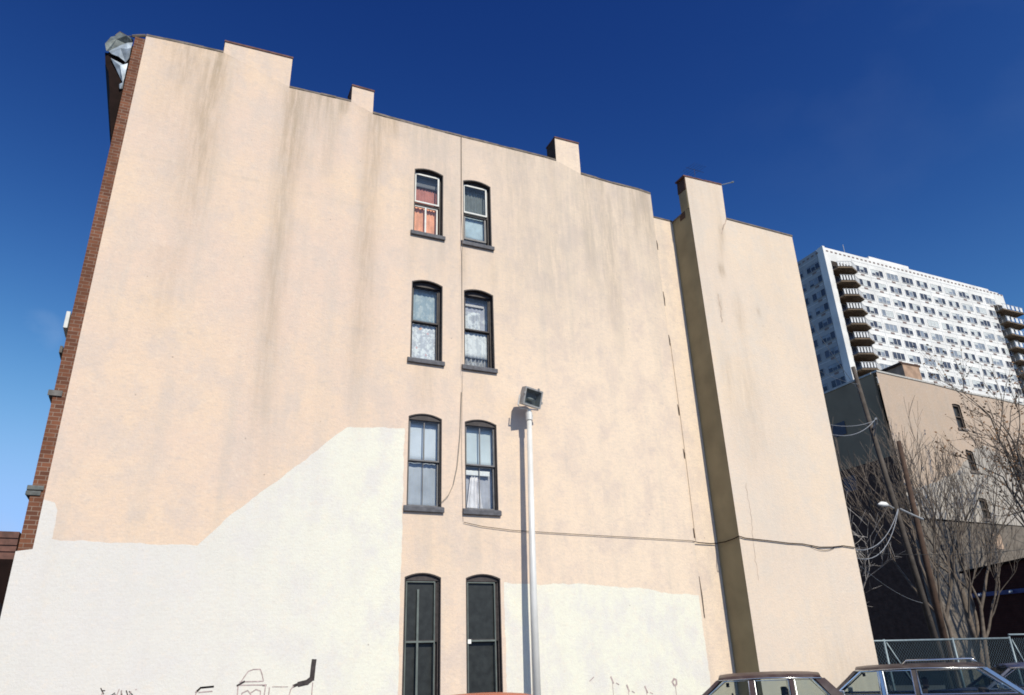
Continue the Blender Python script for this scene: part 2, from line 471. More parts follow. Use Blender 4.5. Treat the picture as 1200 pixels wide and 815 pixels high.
def inside(p, poly):
    x, y = p; c = False
    for i in range(len(poly)):
        x1, y1 = poly[i]; x2, y2 = poly[i - 1]
        if (y1 > y) != (y2 > y) and x < (x2 - x1) * (y - y1) / (y2 - y1) + x1: c = not c
    return c
def ss(a, b, x):
    t = min(1, max(0, (x - a) / (b - a))); return t * t * (3 - 2 * t)

STREAKS = [ # x at top, x at bottom, half width, z top, z bottom, strength
    (-0.50, -0.48, 0.20, 15.0, 9.3, 0.50), (-0.60, -0.80, 0.35, 14.6, 10.5, 0.22), (-1.15, -1.12, 0.13, 15.0, 13.3, 0.40),
    (-1.3, -1.5, 0.22, 14.9, 12.0, 0.16), (1.30, 1.34, 0.17, 14.6, 5.2, 0.52), (1.55, 1.5, 0.25, 14.6, 11.5, 0.30), (1.9, 1.9, 0.10, 14.6, 13.2, 0.3),
    (2.22, 2.22, 0.13, 14.6, 11.8, 0.33), (2.55, 2.5, 0.07, 14.6, 14.1, 0.6), (3.28, 3.18, 0.17, 14.45, 6.3, 0.50), (3.6, 3.6, 0.18, 14.45, 12.4, 0.24), (3.85, 3.85, 0.05, 14.45, 13.7, 0.35),
    (-0.75, -0.72, 0.20, 9.6, 7.6, 0.22), (4.05, 4.05, 0.06, 14.4, 13.6, 0.3),
    (7.2, 7.2, 0.3, 14.4, 11.5, 0.12), (8.2, 8.2, 0.12, 14.4, 11.0, 0.14), (9.25, 9.2, 0.16, 14.2, 10.3, 0.32), (9.75, 9.75, 0.12, 14.2, 9.2, 0.40), (10.0, 9.95, 0.1, 13.6, 8.5, 0.26), (10.45, 10.4, 0.10, 14.2, 10.5, 0.30),
    (11.05, 11.0, 0.22, 14.25, 12.6, 0.48), (11.28, 11.28, 0.12, 14.25, 11.8, 0.32), (10.8, 10.8, 0.06, 14.2, 12.0, 0.25),
    (5.63, 5.62, 0.07, 11.2, 9.95, 0.42), (6.36, 6.36, 0.06, 11.2, 10.0, 0.30), (4.33, 4.33, 0.05, 11.1, 10.0, 0.16), (5.06, 5.06, 0.05, 11.1, 10.1, 0.16), (4.7, 4.7, 0.16, 7.85, 6.8, 0.30), (6.0, 6.0, 0.2, 7.85, 6.9, 0.12), (6.0, 6.0, 0.3, 4.6, 3.5, 0.10), (4.7, 4.7, 0.3, 4.6, 3.5, 0.10)]
def stain_at(x, z):
    s = 0
    for (xa, xb, hw, zt, zb, st) in STREAKS:
        if zb - 1.2 < z < zt + 0.3:
            t = (zt - z) / max(0.1, zt - zb)
            xc = xa + (xb - xa) * t + 0.07 * noise.noise((0, z * 0.8, xa * 7))
            d = (x - xc) / (hw * 1.45)
            if abs(d) < 2.6:
                s += 0.8 * st * math.exp(-d * d) * (1 - ss(0.55, 1.12, t)) * (1 - ss(-0.02, -0.05, t) if t < 0 else 1)
    # edge grime under the coping
    zr = 14.45 if x > 1.18 else 15.0
    if x > 9.1: zr = 14.2
    n = 0.5 + 0.5 * noise.noise((x * 4.0, 3.3, 0)) + 0.35 * noise.noise((x * 11.0, 1.3, 0))
    n = max(0, min(1.2, n))
    s += 0.62 * n * n * math.exp(-max(0, zr - z) / (0.10 + 0.42 * n))
    return min(1, s)
def wash_at(x, z):
    k = ss(5.2, 6.6, x) * ss(7.6, 12.0, z) * 0.46
    k += ss(3.9, 4.3, x) * (1 - ss(5.2, 5.6, x)) * ss(8.5, 12.5, z) * 0.42
    k += ss(1.2, 1.6, x) * (1 - ss(2.2, 2.8, x)) * ss(11.5, 14, z) * 0.16
    jz = 11.69 + 0.02 * noise.noise((x * 1.5, 0, 2)) - 0.02 * max(0, x - 0.2)
    if x < 3.2: k += 0.6 * math.exp(-((z - jz) / 0.035) ** 2) * (0.6 + 0.5 * noise.noise((x * 2, 1, 1)))
    k *= 0.75 + 0.6 * noise.noise((x * 0.9, z * 0.35, 4.4))
    return max(0, min(1, k))

def sheet(name, outer, holes, patches, y, step, mats, parent, stf=None, wsf=None):
    vs = []; es = []
    def loop(poly):
        b = len(vs); vs.extend([Vector(p) for p in poly])
        es.extend([(b + i, b + (i + 1) % len(poly)) for i in range(len(poly))])
    loop(outer)
    for h in holes: loop(h)
    for p in patches: loop(p)
    xs = [p[0] for p in outer]; zs = [p[1] for p in outer]
    nx = int((max(xs) - min(xs)) / step); nz = int((max(zs) - min(zs)) / step)
    for i in range(nx + 1):
        for j in range(nz + 1):
            p = (min(xs) + (i + 0.5 * (j % 2)) * step + 0.003, min(zs) + j * step + 0.003)
            if inside(p, outer): vs.append(Vector(p))
    r = delaunay_2d_cdt(vs, es, [], 0, 1e-5)
    V = [tuple(v) for v in r[0]]
    F = []; M = []
    boxes = [(min(q[0] for q in h), max(q[0] for q in h), min(q[1] for q in h), max(q[1] for q in h)) for h in holes]
    for f in r[2]:
        c = (sum(V[i][0] for i in f) / len(f), sum(V[i][1] for i in f) / len(f))
        if not inside(c, outer): continue
        if any(b[0] < c[0] < b[1] and b[2] < c[1] < b[3] and inside(c, h) for b, h in zip(boxes, holes)): continue
        mi = 0
        if len(mats) > 1 and c[1] < 7 and any(inside(c, p) for p in patches): mi = 1
        F.append(tuple(f)); M.append(mi)
    me = bpy.data.meshes.new(name)
    me.from_pydata([(v[0], y, v[1]) for v in V], [], F)
    for mt in mats: me.materials.append(mt)
    me.polygons.foreach_set('material_index', M)
    bm = bmesh.new(); bm.from_mesh(me)
    bmesh.ops.delete(bm, geom=[v for v in bm.verts if not v.link_faces], context='VERTS')
    for f in bm.faces:
        if f.normal.y > 0: f.normal_flip()
    bm.to_mesh(me); bm.free()
    for nm, fn in (('stain', stf), ('wash', wsf)):
        if fn:
            a = me.attributes.new(nm, 'FLOAT', 'POINT')
            a.data.foreach_set('value', [fn(v.co.x, v.co.z) for v in me.vertices])
    me.update()
    o = bpy.data.objects.new(name, me); COL.objects.link(o)
    adopt(o, parent)
    return o

sheet('stucco_wall', outer, holes, pj, WY, 0.07, [PEACH, WHITE], bld, stain_at, wash_at)

# raised parapet, chimneys: front faces flush with the wall, sides brick
def raised(name, x0, x1, zl, zr, ztl, ztr, depth, side):
    b = MB()
    b.face([(x0, WY, zl), (x1, WY, zr), (x1, WY, ztr), (x0, WY, ztl)], 0)
    b.face([(x0, WY + depth, zl - 0.6), (x0, WY, zl), (x0, WY, ztl), (x0, WY + depth, ztl)], 1)
    b.face([(x1, WY, zr), (x1, WY + depth, zr - 0.6), (x1, WY + depth, ztr), (x1, WY, ztr)], 1)
    b.face([(x1, WY + depth, zr - 0.6), (x0, WY + depth, zl - 0.6), (x0, WY + depth, ztl), (x1, WY + depth, ztr)], 1)
    b.face([(x0, WY, ztl), (x1, WY, ztr), (x1, WY + depth, ztr), (x0, WY + depth, ztl)], 1)
    o = b.build(name, [PEACH, side], bld)
    c = MB()
    c.hexa([(x0 - 0.015, WY - 0.02, ztl), (x1 + 0.015, WY - 0.02, ztr), (x1 + 0.015, WY + depth + 0.02, ztr), (x0 - 0.015, WY + depth + 0.02, ztl),
            (x0 - 0.015, WY - 0.02, ztl + 0.045), (x1 + 0.015, WY - 0.02, ztr + 0.045), (x1 + 0.015, WY + depth + 0.02, ztr + 0.045), (x0 - 0.015, WY + depth + 0.02, ztl + 0.045)])
    c.build('coping', COPING, o)
    return o
raised('raised_parapet', -0.355, 1.185, 15.04, 14.54, 15.36, 15.43, 0.3, BRICK)
raised('chimney', 2.67, 3.22, 14.61, 14.42, 15.10, 15.10, 0.45, BRICK)
raised('chimney', 8.38, 9.14, 14.47, 14.235, 15.25, 15.27, 0.50, DBRICK)

# flashing along the roof edge and the parapet thickness behind it
fl = MB(); pp = MB()
def flush_run():
    global fl, pp
    if fl.f: fl.build('roof_flashing', FLASH, bld); pp.build('parapet', BRICK, bld)
    fl = MB(); pp = MB()
rl = roofline[::-1]
for i in range(len(rl) - 1):
    (xa, za), (xb, zb) = rl[i], rl[i + 1]
    if abs(xa + 0.355) < 1e-6 or abs(xa - 2.67) < 1e-6 or abs(xa - 8.38) < 1e-6:
        flush_run(); continue
    n = max(1, int((xb - xa) / 0.35))
    for k in range(n):
        x0 = xa + (xb - xa) * k / n; x1 = xa + (xb - xa) * (k + 1) / n
        z0 = za + (zb - za) * k / n; z1 = za + (zb - za) * (k + 1) / n
        h = 0.03 + 0.022 * random.random(); q = 0.008 + 0.012 * random.random()
        fl.hexa([(x0, WY - q, z0 - 0.012), (x1 - 0.003, WY - q, z1 - 0.012), (x1 - 0.003, WY + 0.3, z1 - 0.012), (x0, WY + 0.3, z0 - 0.012), (x0, WY - q, z0 + h), (x1 - 0.003, WY - q, z1 + h), (x1 - 0.003, WY + 0.3, z1 + h), (x0, WY + 0.3, z0 + h)])
    pp.hexa([(xa, WY + 0.004, 13.2), (xb, WY + 0.004, 13.2), (xb, WY + 0.28, 13.2), (xa, WY + 0.28, 13.2), (xa, WY + 0.004, za - 0.02), (xb, WY + 0.004, zb - 0.02), (xb, WY + 0.28, zb - 0.02), (xa, WY + 0.28, za - 0.02)])
flush_run()
rf = MB(); rf.box(-2.15, 11.40, WY + 0.29, 25.9, 13.55, 13.7); rf.build('roof', ROOF, bld)
# other outside walls of the block and the floors inside it
ow = MB()
ow.box(11.20, 11.44, WY + 0.29, 25.9, 0, 14.1)
ow.box(-2.18, 11.19, 25.92, 26.2, 0, 14.1)
ow.build('rear_wall', BRICK, bld)
fw = MB(); fw.box(-2.175, -1.95, WY + 0.03, 25.91, 0, 14.6); fw.build('front_wall', BRICK, bld)
il = MB()
for z in (0.55, 3.75, 7.2, 10.4): il.box(-1.94, 11.19, WY + 0.33, 22, z, z + 0.2)
il.box(-1.94, 11.19, WY + 3.2, WY + 3.3, 0.8, 13.5)
il.build('room_interior', INSIDE, bld)

# exposed brick at the front corner
bc = MB()
bc.box(-2.178, -1.972, WY + 0.004, WY + 0.03, 3.60, 14.80)
bc.build('brick_corner', BRICK, bld)
# front edge trims seen in profile
tr = MB()
tr.box(-2.245, -2.20, WY + 0.03, WY + 1.2, 7.14, 7.27); tr.build('lintel', simple('weathered_stone', (0.13, 0.12, 0.11), 0.85, var=0.3, scale=8), bld)
tr = MB(); tr.box(-2.245, -2.20, WY + 0.03, WY + 1.2, 6.29, 6.41); tr.box(-2.26, -2.04, WY - 0.025, WY + 0.003, 6.30, 6.40)
tr.build('lintel', simple('weathered_stone', (0.15, 0.14, 0.13), 0.85, var=0.3, scale=8), bld)
tr = MB()
tr.box(-2.245, -2.0, WY - 0.025, WY + 0.003, 4.62, 4.70); tr.box(-2.25, -2.03, WY - 0.02, WY + 0.003, 4.53, 4.609); tr.box(-2.245, -2.197, WY + 0.004, WY + 8, 4.53, 4.70)
bev(tr.build('belt_course', simple('belt_stone', (0.12, 0.125, 0.12), 0.8, var=0.35, scale=8), bld), 0.012)
ac = MB(); ac.box(-2.275, -2.205, WY + 0.05, WY + 0.55, 7.64, 7.98)
tag(bev(ac.build('air_conditioner', WHITEP), 0.01), 'small white window unit sticking out past the brick corner', 'air conditioner')

# front cornice, broken open at its end with crumpled sheet metal
cprof = [(-2.205, 12.00), (-2.29, 12.40), (-2.36, 12.80), (-2.41, 13.15), (-2.53, 13.70), (-2.66, 14.05), (-2.66, 14.40), (-2.56, 14.72), (-2.205, 14.78)]
cn = MB(); cn.prism(cprof, 'y', WY + 0.30, WY + 9.0)
cr = cn.build('front_cornice', BROWNP, bld)
# bracket under the end of the cornice
cb_ = MB(); cb_.prism([(-2.205, 12.03), (-2.38, 12.86), (-2.425, 13.19), (-2.535, 13.73), (-2.63, 13.93), (-2.69, 14.24), (-2.205, 14.3)], 'y', WY + 0.12, WY + 0.295)
cb_.build('bracket', BROWNP, cr)
def crumple(poly, y0, amp, seed, step=0.05, sag=0.0):
    vs = [Vector(p) for p in poly]; n = len(vs)
    es = [(i, (i + 1) % n) for i in range(n)]
    xs = [p[0] for p in poly]; zs = [p[1] for p in poly]
    x = min(xs)
    while x < max(xs):
        z = min(zs)
        while z < max(zs):
            q = (x + random.uniform(-.02, .02), z + random.uniform(-.02, .02))
            if inside(q, poly): vs.append(Vector(q))
            z += step
        x += step
    r = delaunay_2d_cdt(vs, es, [], 0, 1e-5)
    V = [tuple(v) for v in r[0]]
    b = MB()
    b.v = [(v[0], y0 + amp * (abs(noise.noise((v[0] * 3.0, v[1] * 2.2, seed))) * 2 - 0.5 + 0.22 * noise.noise((v[0] * 9, v[1] * 6, seed))) + sag * (v[1] - min(zs)), v[1]) for v in V]
    for f in r[2]:
        c = (sum(V[i][0] for i in f) / len(f), sum(V[i][1] for i in f) / len(f))
        if inside(c, poly): b.f.append(tuple(f)); b.m.append(0)
    return b
def solid(o, t=0.006):
    s = o.modifiers.new('thickness', 'SOLIDIFY'); s.thickness = t; return o
def folded(name, rim, hub, y0, depth, mat, seed):
    # a sheet bent along straight creases from a raised hub to its torn rim
    rr = random.Random(seed); b = MB()
    P = [(x, y0 + rr.uniform(-0.5, 1.0) * depth, z) for (x, z) in rim]
    hs_ = [(x, y0 - depth * (0.8 + 0.6 * k), z) for k, (x, z) in enumerate(hub)]
    n = len(P)
    def near(p): return min(hs_, key=lambda h: (h[0] - p[0]) ** 2 + (h[2] - p[2]) ** 2)
    for i in range(n):
        a, c = P[i], P[(i + 1) % n]; ha, hc_ = near(a), near(c)
        b.face([a, c, hc_]); 
        if ha != hc_: b.face([a, hc_, ha])
    o = b.build(name, mat, cr, fix=False)
    w_ = o.modifiers.new('weld', 'WELD'); w_.merge_threshold = 0.001
    sb_ = o.modifiers.new('fold', 'SUBSURF'); sb_.subdivision_type = 'SIMPLE'; sb_.levels = 3; sb_.render_levels = 3
    tx_ = bpy.data.textures.new('dents', 'CLOUDS'); tx_.noise_scale = 0.3
    dp = o.modifiers.new('dents', 'DISPLACE'); dp.texture = tx_; dp.strength = 0.035; dp.texture_coords = 'LOCAL'
    return solid(o)
LIDM = simple('dark_sheet', (0.15, 0.17, 0.17), 0.6, 0.3, var=0.4, scale=6)  # darker and greener than the other torn sheets
folded('sheet_metal', [(-2.66, 14.22), (-2.71, 14.40), (-2.64, 14.66), (-2.56, 14.70), (-2.49, 14.83), (-2.33, 14.76), (-2.22, 14.80), (-2.215, 14.70), (-2.30, 14.60), (-2.45, 14.45), (-2.60, 14.27)], [(-2.52, 14.58), (-2.34, 14.72)], WY + 0.06, 0.07, LIDM, 4)
folded('sheet_metal', [(-2.61, 14.24), (-2.45, 14.44), (-2.31, 14.58), (-2.215, 14.69), (-2.21, 14.47), (-2.21, 14.22), (-2.26, 14.09), (-2.40, 14.14), (-2.55, 14.20)], [(-2.40, 14.36), (-2.27, 14.36)], WY + 0.05, 0.06, METAL, 9)
folded('sheet_metal', [(-2.55, 14.09), (-2.45, 14.07), (-2.28, 13.99), (-2.21, 14.04), (-2.21, 13.86), (-2.21, 13.68), (-2.22, 13.50), (-2.29, 13.64), (-2.39, 13.83)], [(-2.33, 13.90)], WY + 0.07, 0.05, METAL, 12)
folded('sheet_metal', [(-2.28, 13.47), (-2.212, 13.52), (-2.211, 13.37), (-2.25, 13.33)], [(-2.24, 13.42)], WY + 0.08, 0.03, METAL, 15)
lip = MB()
lp = [(-2.56, WY + .05, 14.72), (-2.49, WY + .04, 14.85), (-2.34, WY + .05, 14.79), (-2.22, WY + .04, 14.82)]
lip.tube(lp, 0.014, 5)
lip.tube([(-2.24, WY + 0.02, 14.80), (-2.10, WY + 0.01, 14.86), (-1.98, WY, 14.90)], 0.035, 5)
lip.build('gutter_lip', FLASH, cr)

# shop-front cornice low on the front, seen past the corner
sc = MB()
for k, (a, z0, z1) in enumerate(((-2.95, 3.83, 3.93), (-2.80, 3.72, 3.828), (-2.66, 3.62, 3.718), (-2.55, 3.50, 3.618))):
    sc.box(a, -2.205, WY + 0.02 * k, WY + 8, z0, z1)
scn = sc.build('shopfront_cornice', simple('shopfront_wood', (0.12, 0.05, 0.035), 0.6, var=0.4, scale=9), bld)
sb = MB(); sb.prism([(-2.205, 2.75), (-2.30, 2.9), (-2.40, 3.3), (-2.42, 3.495), (-2.205, 3.495)], 'y', WY + 0.05, WY + 0.25)
sb.build('bracket', BROWNP, scn)
sf = MB(); sf.box(-2.34, -2.206, WY + 0.30, WY + 8, 0.0, 3.49)
sf.build('shopfront', simple('shopfront_paint', (0.10, 0.055, 0.045), 0.6, var=0.4), bld)

# light-court strip and rear wing
WGY = 13.76; WX = 12.15
lc = MB(); lc.box(11.43, WX, WY + 0.05, WY + 0.35, 0, 13.40)
lco = lc.build('light_court_wall', PEACH, bld)
lf = MB(); lf.box(11.445, WX - 0.01, WY + 0.035, WY + 0.38, 13.402, 13.44); lf.build('coping', FLASH, lco)
wx1t, wx1b = 15.96, 15.76
wout = [(WX, 0), (wx1b, 0), (wx1t, 13.33), (14.7, 13.34), (13.47, 13.345), (13.52, 14.53), (WX + 0.03, 14.47)]
def wstain(x, z):
    s = 0
    for (xc, zc, hx, hz, st) in ((13.20, 12.85, 0.10, 0.35, 0.5), (13.07, 12.3, 0.12, 0.4, 0.35), (12.98, 11.55, 0.10, 0.22, 0.75), (12.72, 10.45, 0.06, 0.35, 0.5), (13.35, 10.3, 0.14, 0.6, 0.35), (14.05, 10.45, 0.06, 0.14, 0.5), (12.6, 8.2, 0.2, 0.9, 0.25), (13.2, 8.0, 0.3, 1.2, 0.2), (12.9, 6.5, 0.5, 0.8, 0.15), (15.0, 1.2, 1.2, 0.8, 0.25)):
        s += st * math.exp(-((x - xc) / hx) ** 2 - ((z - zc) / hz) ** 2)
    n = 0.5 + 0.5 * noise.noise((x * 5.0, 8.3, 0))
    s += 0.25 * n * n * math.exp(-max(0, 13.3 - z) / 0.2)
    return min(1, s)
ww = sheet('wing_wall', wout, [], [], WGY, 0.09, [WINGP], bld, wstain, lambda x, z: 0.14 * (0.5 + noise.noise((x * 0.7, z * 0.4, 2))))
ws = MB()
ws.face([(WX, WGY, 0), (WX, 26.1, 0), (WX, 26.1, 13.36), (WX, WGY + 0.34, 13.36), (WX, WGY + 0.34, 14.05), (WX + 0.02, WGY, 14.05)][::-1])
WS = simple('shaded_stucco', (0.27, 0.225, 0.135), 0.95, var=0.16, scale=1.6, bump=0.3)  # stucco colour darkened: the shade on the left-facing side is put into it
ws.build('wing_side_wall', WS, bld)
wr = MB()
wr.face([(wx1b, WGY, 0), (wx1b, 26.1, 0), (wx1t, 26.1, 13.33), (wx1t, WGY, 13.33)])
wr.face([(WX, 26.1, 0), (wx1b, 26.1, 0), (wx1t, 26.1, 13.33), (WX, 26.1, 13.33)])
wr.build('rear_wall', BRICK, bld)
wrf = MB(); wrf.box(WX + 0.02, 15.93, WGY + 0.02, 26.08, 13.0, 13.25); wrf.build('roof', ROOF, bld)
wf = MB()
wf.hexa([(13.475, WGY - 0.02, 13.335), (wx1t + 0.01, WGY - 0.02, 13.32), (wx1t + 0.01, WGY + 0.3, 13.32), (13.475, WGY + 0.3, 13.335), (13.475, WGY - 0.02, 13.38), (wx1t + 0.01, WGY - 0.02, 13.365), (wx1t + 0.01, WGY + 0.3, 13.365), (13.475, WGY + 0.3, 13.38)])
wf.box(WX - 0.02, WX + 0.2, WGY + 0.345, 26.1, 13.362, 13.40)
wf.build('roof_flashing', FLASH, bld)
# wing chimney: stuccoed face, bare dark brick on the side and top
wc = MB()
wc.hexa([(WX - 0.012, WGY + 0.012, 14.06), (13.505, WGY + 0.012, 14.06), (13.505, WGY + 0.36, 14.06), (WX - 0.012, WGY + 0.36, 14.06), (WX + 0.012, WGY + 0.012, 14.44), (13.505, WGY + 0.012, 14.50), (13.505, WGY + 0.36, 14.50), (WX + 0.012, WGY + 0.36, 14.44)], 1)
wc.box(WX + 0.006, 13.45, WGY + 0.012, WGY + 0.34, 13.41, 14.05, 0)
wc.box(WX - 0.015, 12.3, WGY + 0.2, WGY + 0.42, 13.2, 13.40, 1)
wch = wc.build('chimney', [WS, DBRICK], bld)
wt = MB()
for k in range(9):
    a = WX - 0.03 + k * 0.155
    zz = 14.475 + 0.06 * k / 9
    wt.box(a, a + 0.15, WGY - 0.015, WGY + 0.39, zz, zz + 0.035 + 0.02 * random.random())
wt.build('coping', COPING, wch)
# crack lines, seam chips, mortar patches: worn spots in the stucco, a hair proud of it
def ribbon(mb, pts, wd, y, mi=0, jit=0.0):
    P = [Vector((p[0], p[1])) for p in pts]
    Q = []
    for i in range(len(P) - 1):
        n = max(1, int((P[i + 1] - P[i]).length / 0.08)) if jit else 1
        for k in range(n):
            q = P[i].lerp(P[i + 1], k / n)
            Q.append(q + Vector((random.uniform(-jit, jit), random.uniform(-jit, jit) * 0.4)))
    Q.append(P[-1])
    for i in range(len(Q) - 1):
        d = (Q[i + 1] - Q[i]).normalized(); nn = Vector((-d.y, d.x)) * wd * 0.5
        a, b2 = Q[i] - d * wd * 0.3, Q[i + 1] + d * wd * 0.3
        yy = y - 0.0004 * (len(mb.f) % 5)
        mb.face([(a.x - nn.x, yy, a.y - nn.y), (b2.x - nn.x, yy, b2.y - nn.y), (b2.x + nn.x, yy, b2.y + nn.y), (a.x + nn.x, yy, a.y + nn.y)], mi)
for pts_, wd_, jt_ in (([(13.47, 13.32), (13.40, 13.18), (13.28, 13.02), (13.20, 12.78)], 0.035, 0.02), ([(12.60, 5.55), (12.62, 5.0), (12.58, 4.4), (12.54, 3.9), (12.53, 3.3)], 0.009, 0.025), ([(12.72, 10.75), (12.72, 10.3), (12.68, 9.9)], 0.02, 0.02)):
    ck = MB(); ribbon(ck, pts_, wd_, WGY - 0.003, 0, jt_); ck.build('crack', CRACKM, bld)
SEAM = simple('seam_shadow', (0.07, 0.05, 0.04), 0.95, var=0.3)
for (x, z, h) in ((11.452, 12.45, 0.30), (11.452, 10.75, 0.42), (11.452, 9.5, 0.30), (11.452, 7.55, 0.28), (11.448, 6.4, 0.24), (11.44, 4.45, 0.22), (11.43, 3.0, 0.9)):
    ch = MB()
    ch.face([(x - 0.005, WY + 0.001, z - h / 2), (x + 0.022, WY - 0.005, z - h / 2 - 0.03), (x + 0.034, WY - 0.005, z), (x + 0.012, WY - 0.005, z + h / 2), (x - 0.004, WY + 0.001, z + h / 2)])
    ch.build('seam_gap', SEAM, bld)

# graffiti sprayed on the white paint
gy = WY - 0.003
def graffito(strokes):
    global gr
    gr = MB()
    for (pts, wd, mi) in strokes: ribbon(gr, pts, wd, gy, mi, 0.003)
    gr.build('graffiti', [SPRAYB, SPRAYR], bld)
T1 = 0.018
graffito([([(2.70, 1.86), (2.685, 1.56)], 0.085, 0), ([(2.685, 1.57), (2.60, 1.51), (2.47, 1.485)], 0.085, 0), ([(2.47, 1.49), (2.38, 1.46)], 0.05, 0), ([(2.38, 1.46), (2.33, 1.40)], 0.02, 1), ([(2.70, 1.5), (2.70, 0.9)], T1, 1), ([(2.33, 1.4), (2.31, 1.3)], T1, 1), ([(1.97, 1.45), (1.97, 1.2)], T1, 1), ([(2.02, 1.46), (2.28, 1.45)], 0.012, 1)])
graffito([(list(q), T1, 1) for q in (((1.50, 1.57), (1.57, 1.68), (1.60, 1.72), (1.68, 1.745), (1.79, 1.745), (1.83, 1.66), (1.86, 1.565)), ((1.47, 1.555), (1.86, 1.555)), ((1.44, 1.505), (1.91, 1.495)), ((1.455, 1.50), (1.45, 0.9)), ((1.90, 1.49), (1.89, 0.9)), ((1.52, 1.0), (1.53, 1.38), (1.62, 1.42), (1.67, 1.36), (1.67, 1.0)), ((1.67, 1.38), (1.75, 1.43), (1.83, 1.40), (1.84, 1.0)))] + [([(1.86, 1.49), (1.91, 1.49)], 0.03, 0), ([(1.44, 1.5), (1.55, 1.56)], 0.03, 0)])
graffito([([(0.80, 1.0), (0.80, 1.44), (0.86, 1.49), (1.06, 1.50)], T1, 1), ([(0.84, 1.42), (1.05, 1.43)], T1, 1), ([(0.80, 1.42), (0.86, 1.49), (1.06, 1.50)], 0.03, 0)])
scr = []
for k in range(16):
    x = -0.62 + k * 0.035 + random.uniform(-.02, .02); z = 1.45 + random.uniform(-.05, .09)
    scr.append(([(x, z), (x + random.uniform(-.05, .07), z + random.uniform(-.12, .10))], 0.016, k % 2))
graffito(scr)
for (x, z) in ((8.83, 1.39), (9.2, 1.22), (9.65, 1.18)):
    graffito([([(x, z), (x + 0.05, z - 0.12)], 0.035, 1), ([(x + 0.03, z - 0.1), (x + 0.03, z - 0.4)], 0.012, 1), ([(x + .12, z - .12), (x + .18, z - .15)], 0.02, 1)])
graffito([([(8.32, 1.33), (8.42, 1.40)], 0.02, 1)])
graffito([([(10.40, 1.17), (10.36, 1.24), (10.41, 1.30), (10.47, 1.28), (10.47, 1.2), (10.42, 1.16)], 0.04, 1), ([(10.43, 1.17), (10.43, 0.9)], 0.014, 1)])

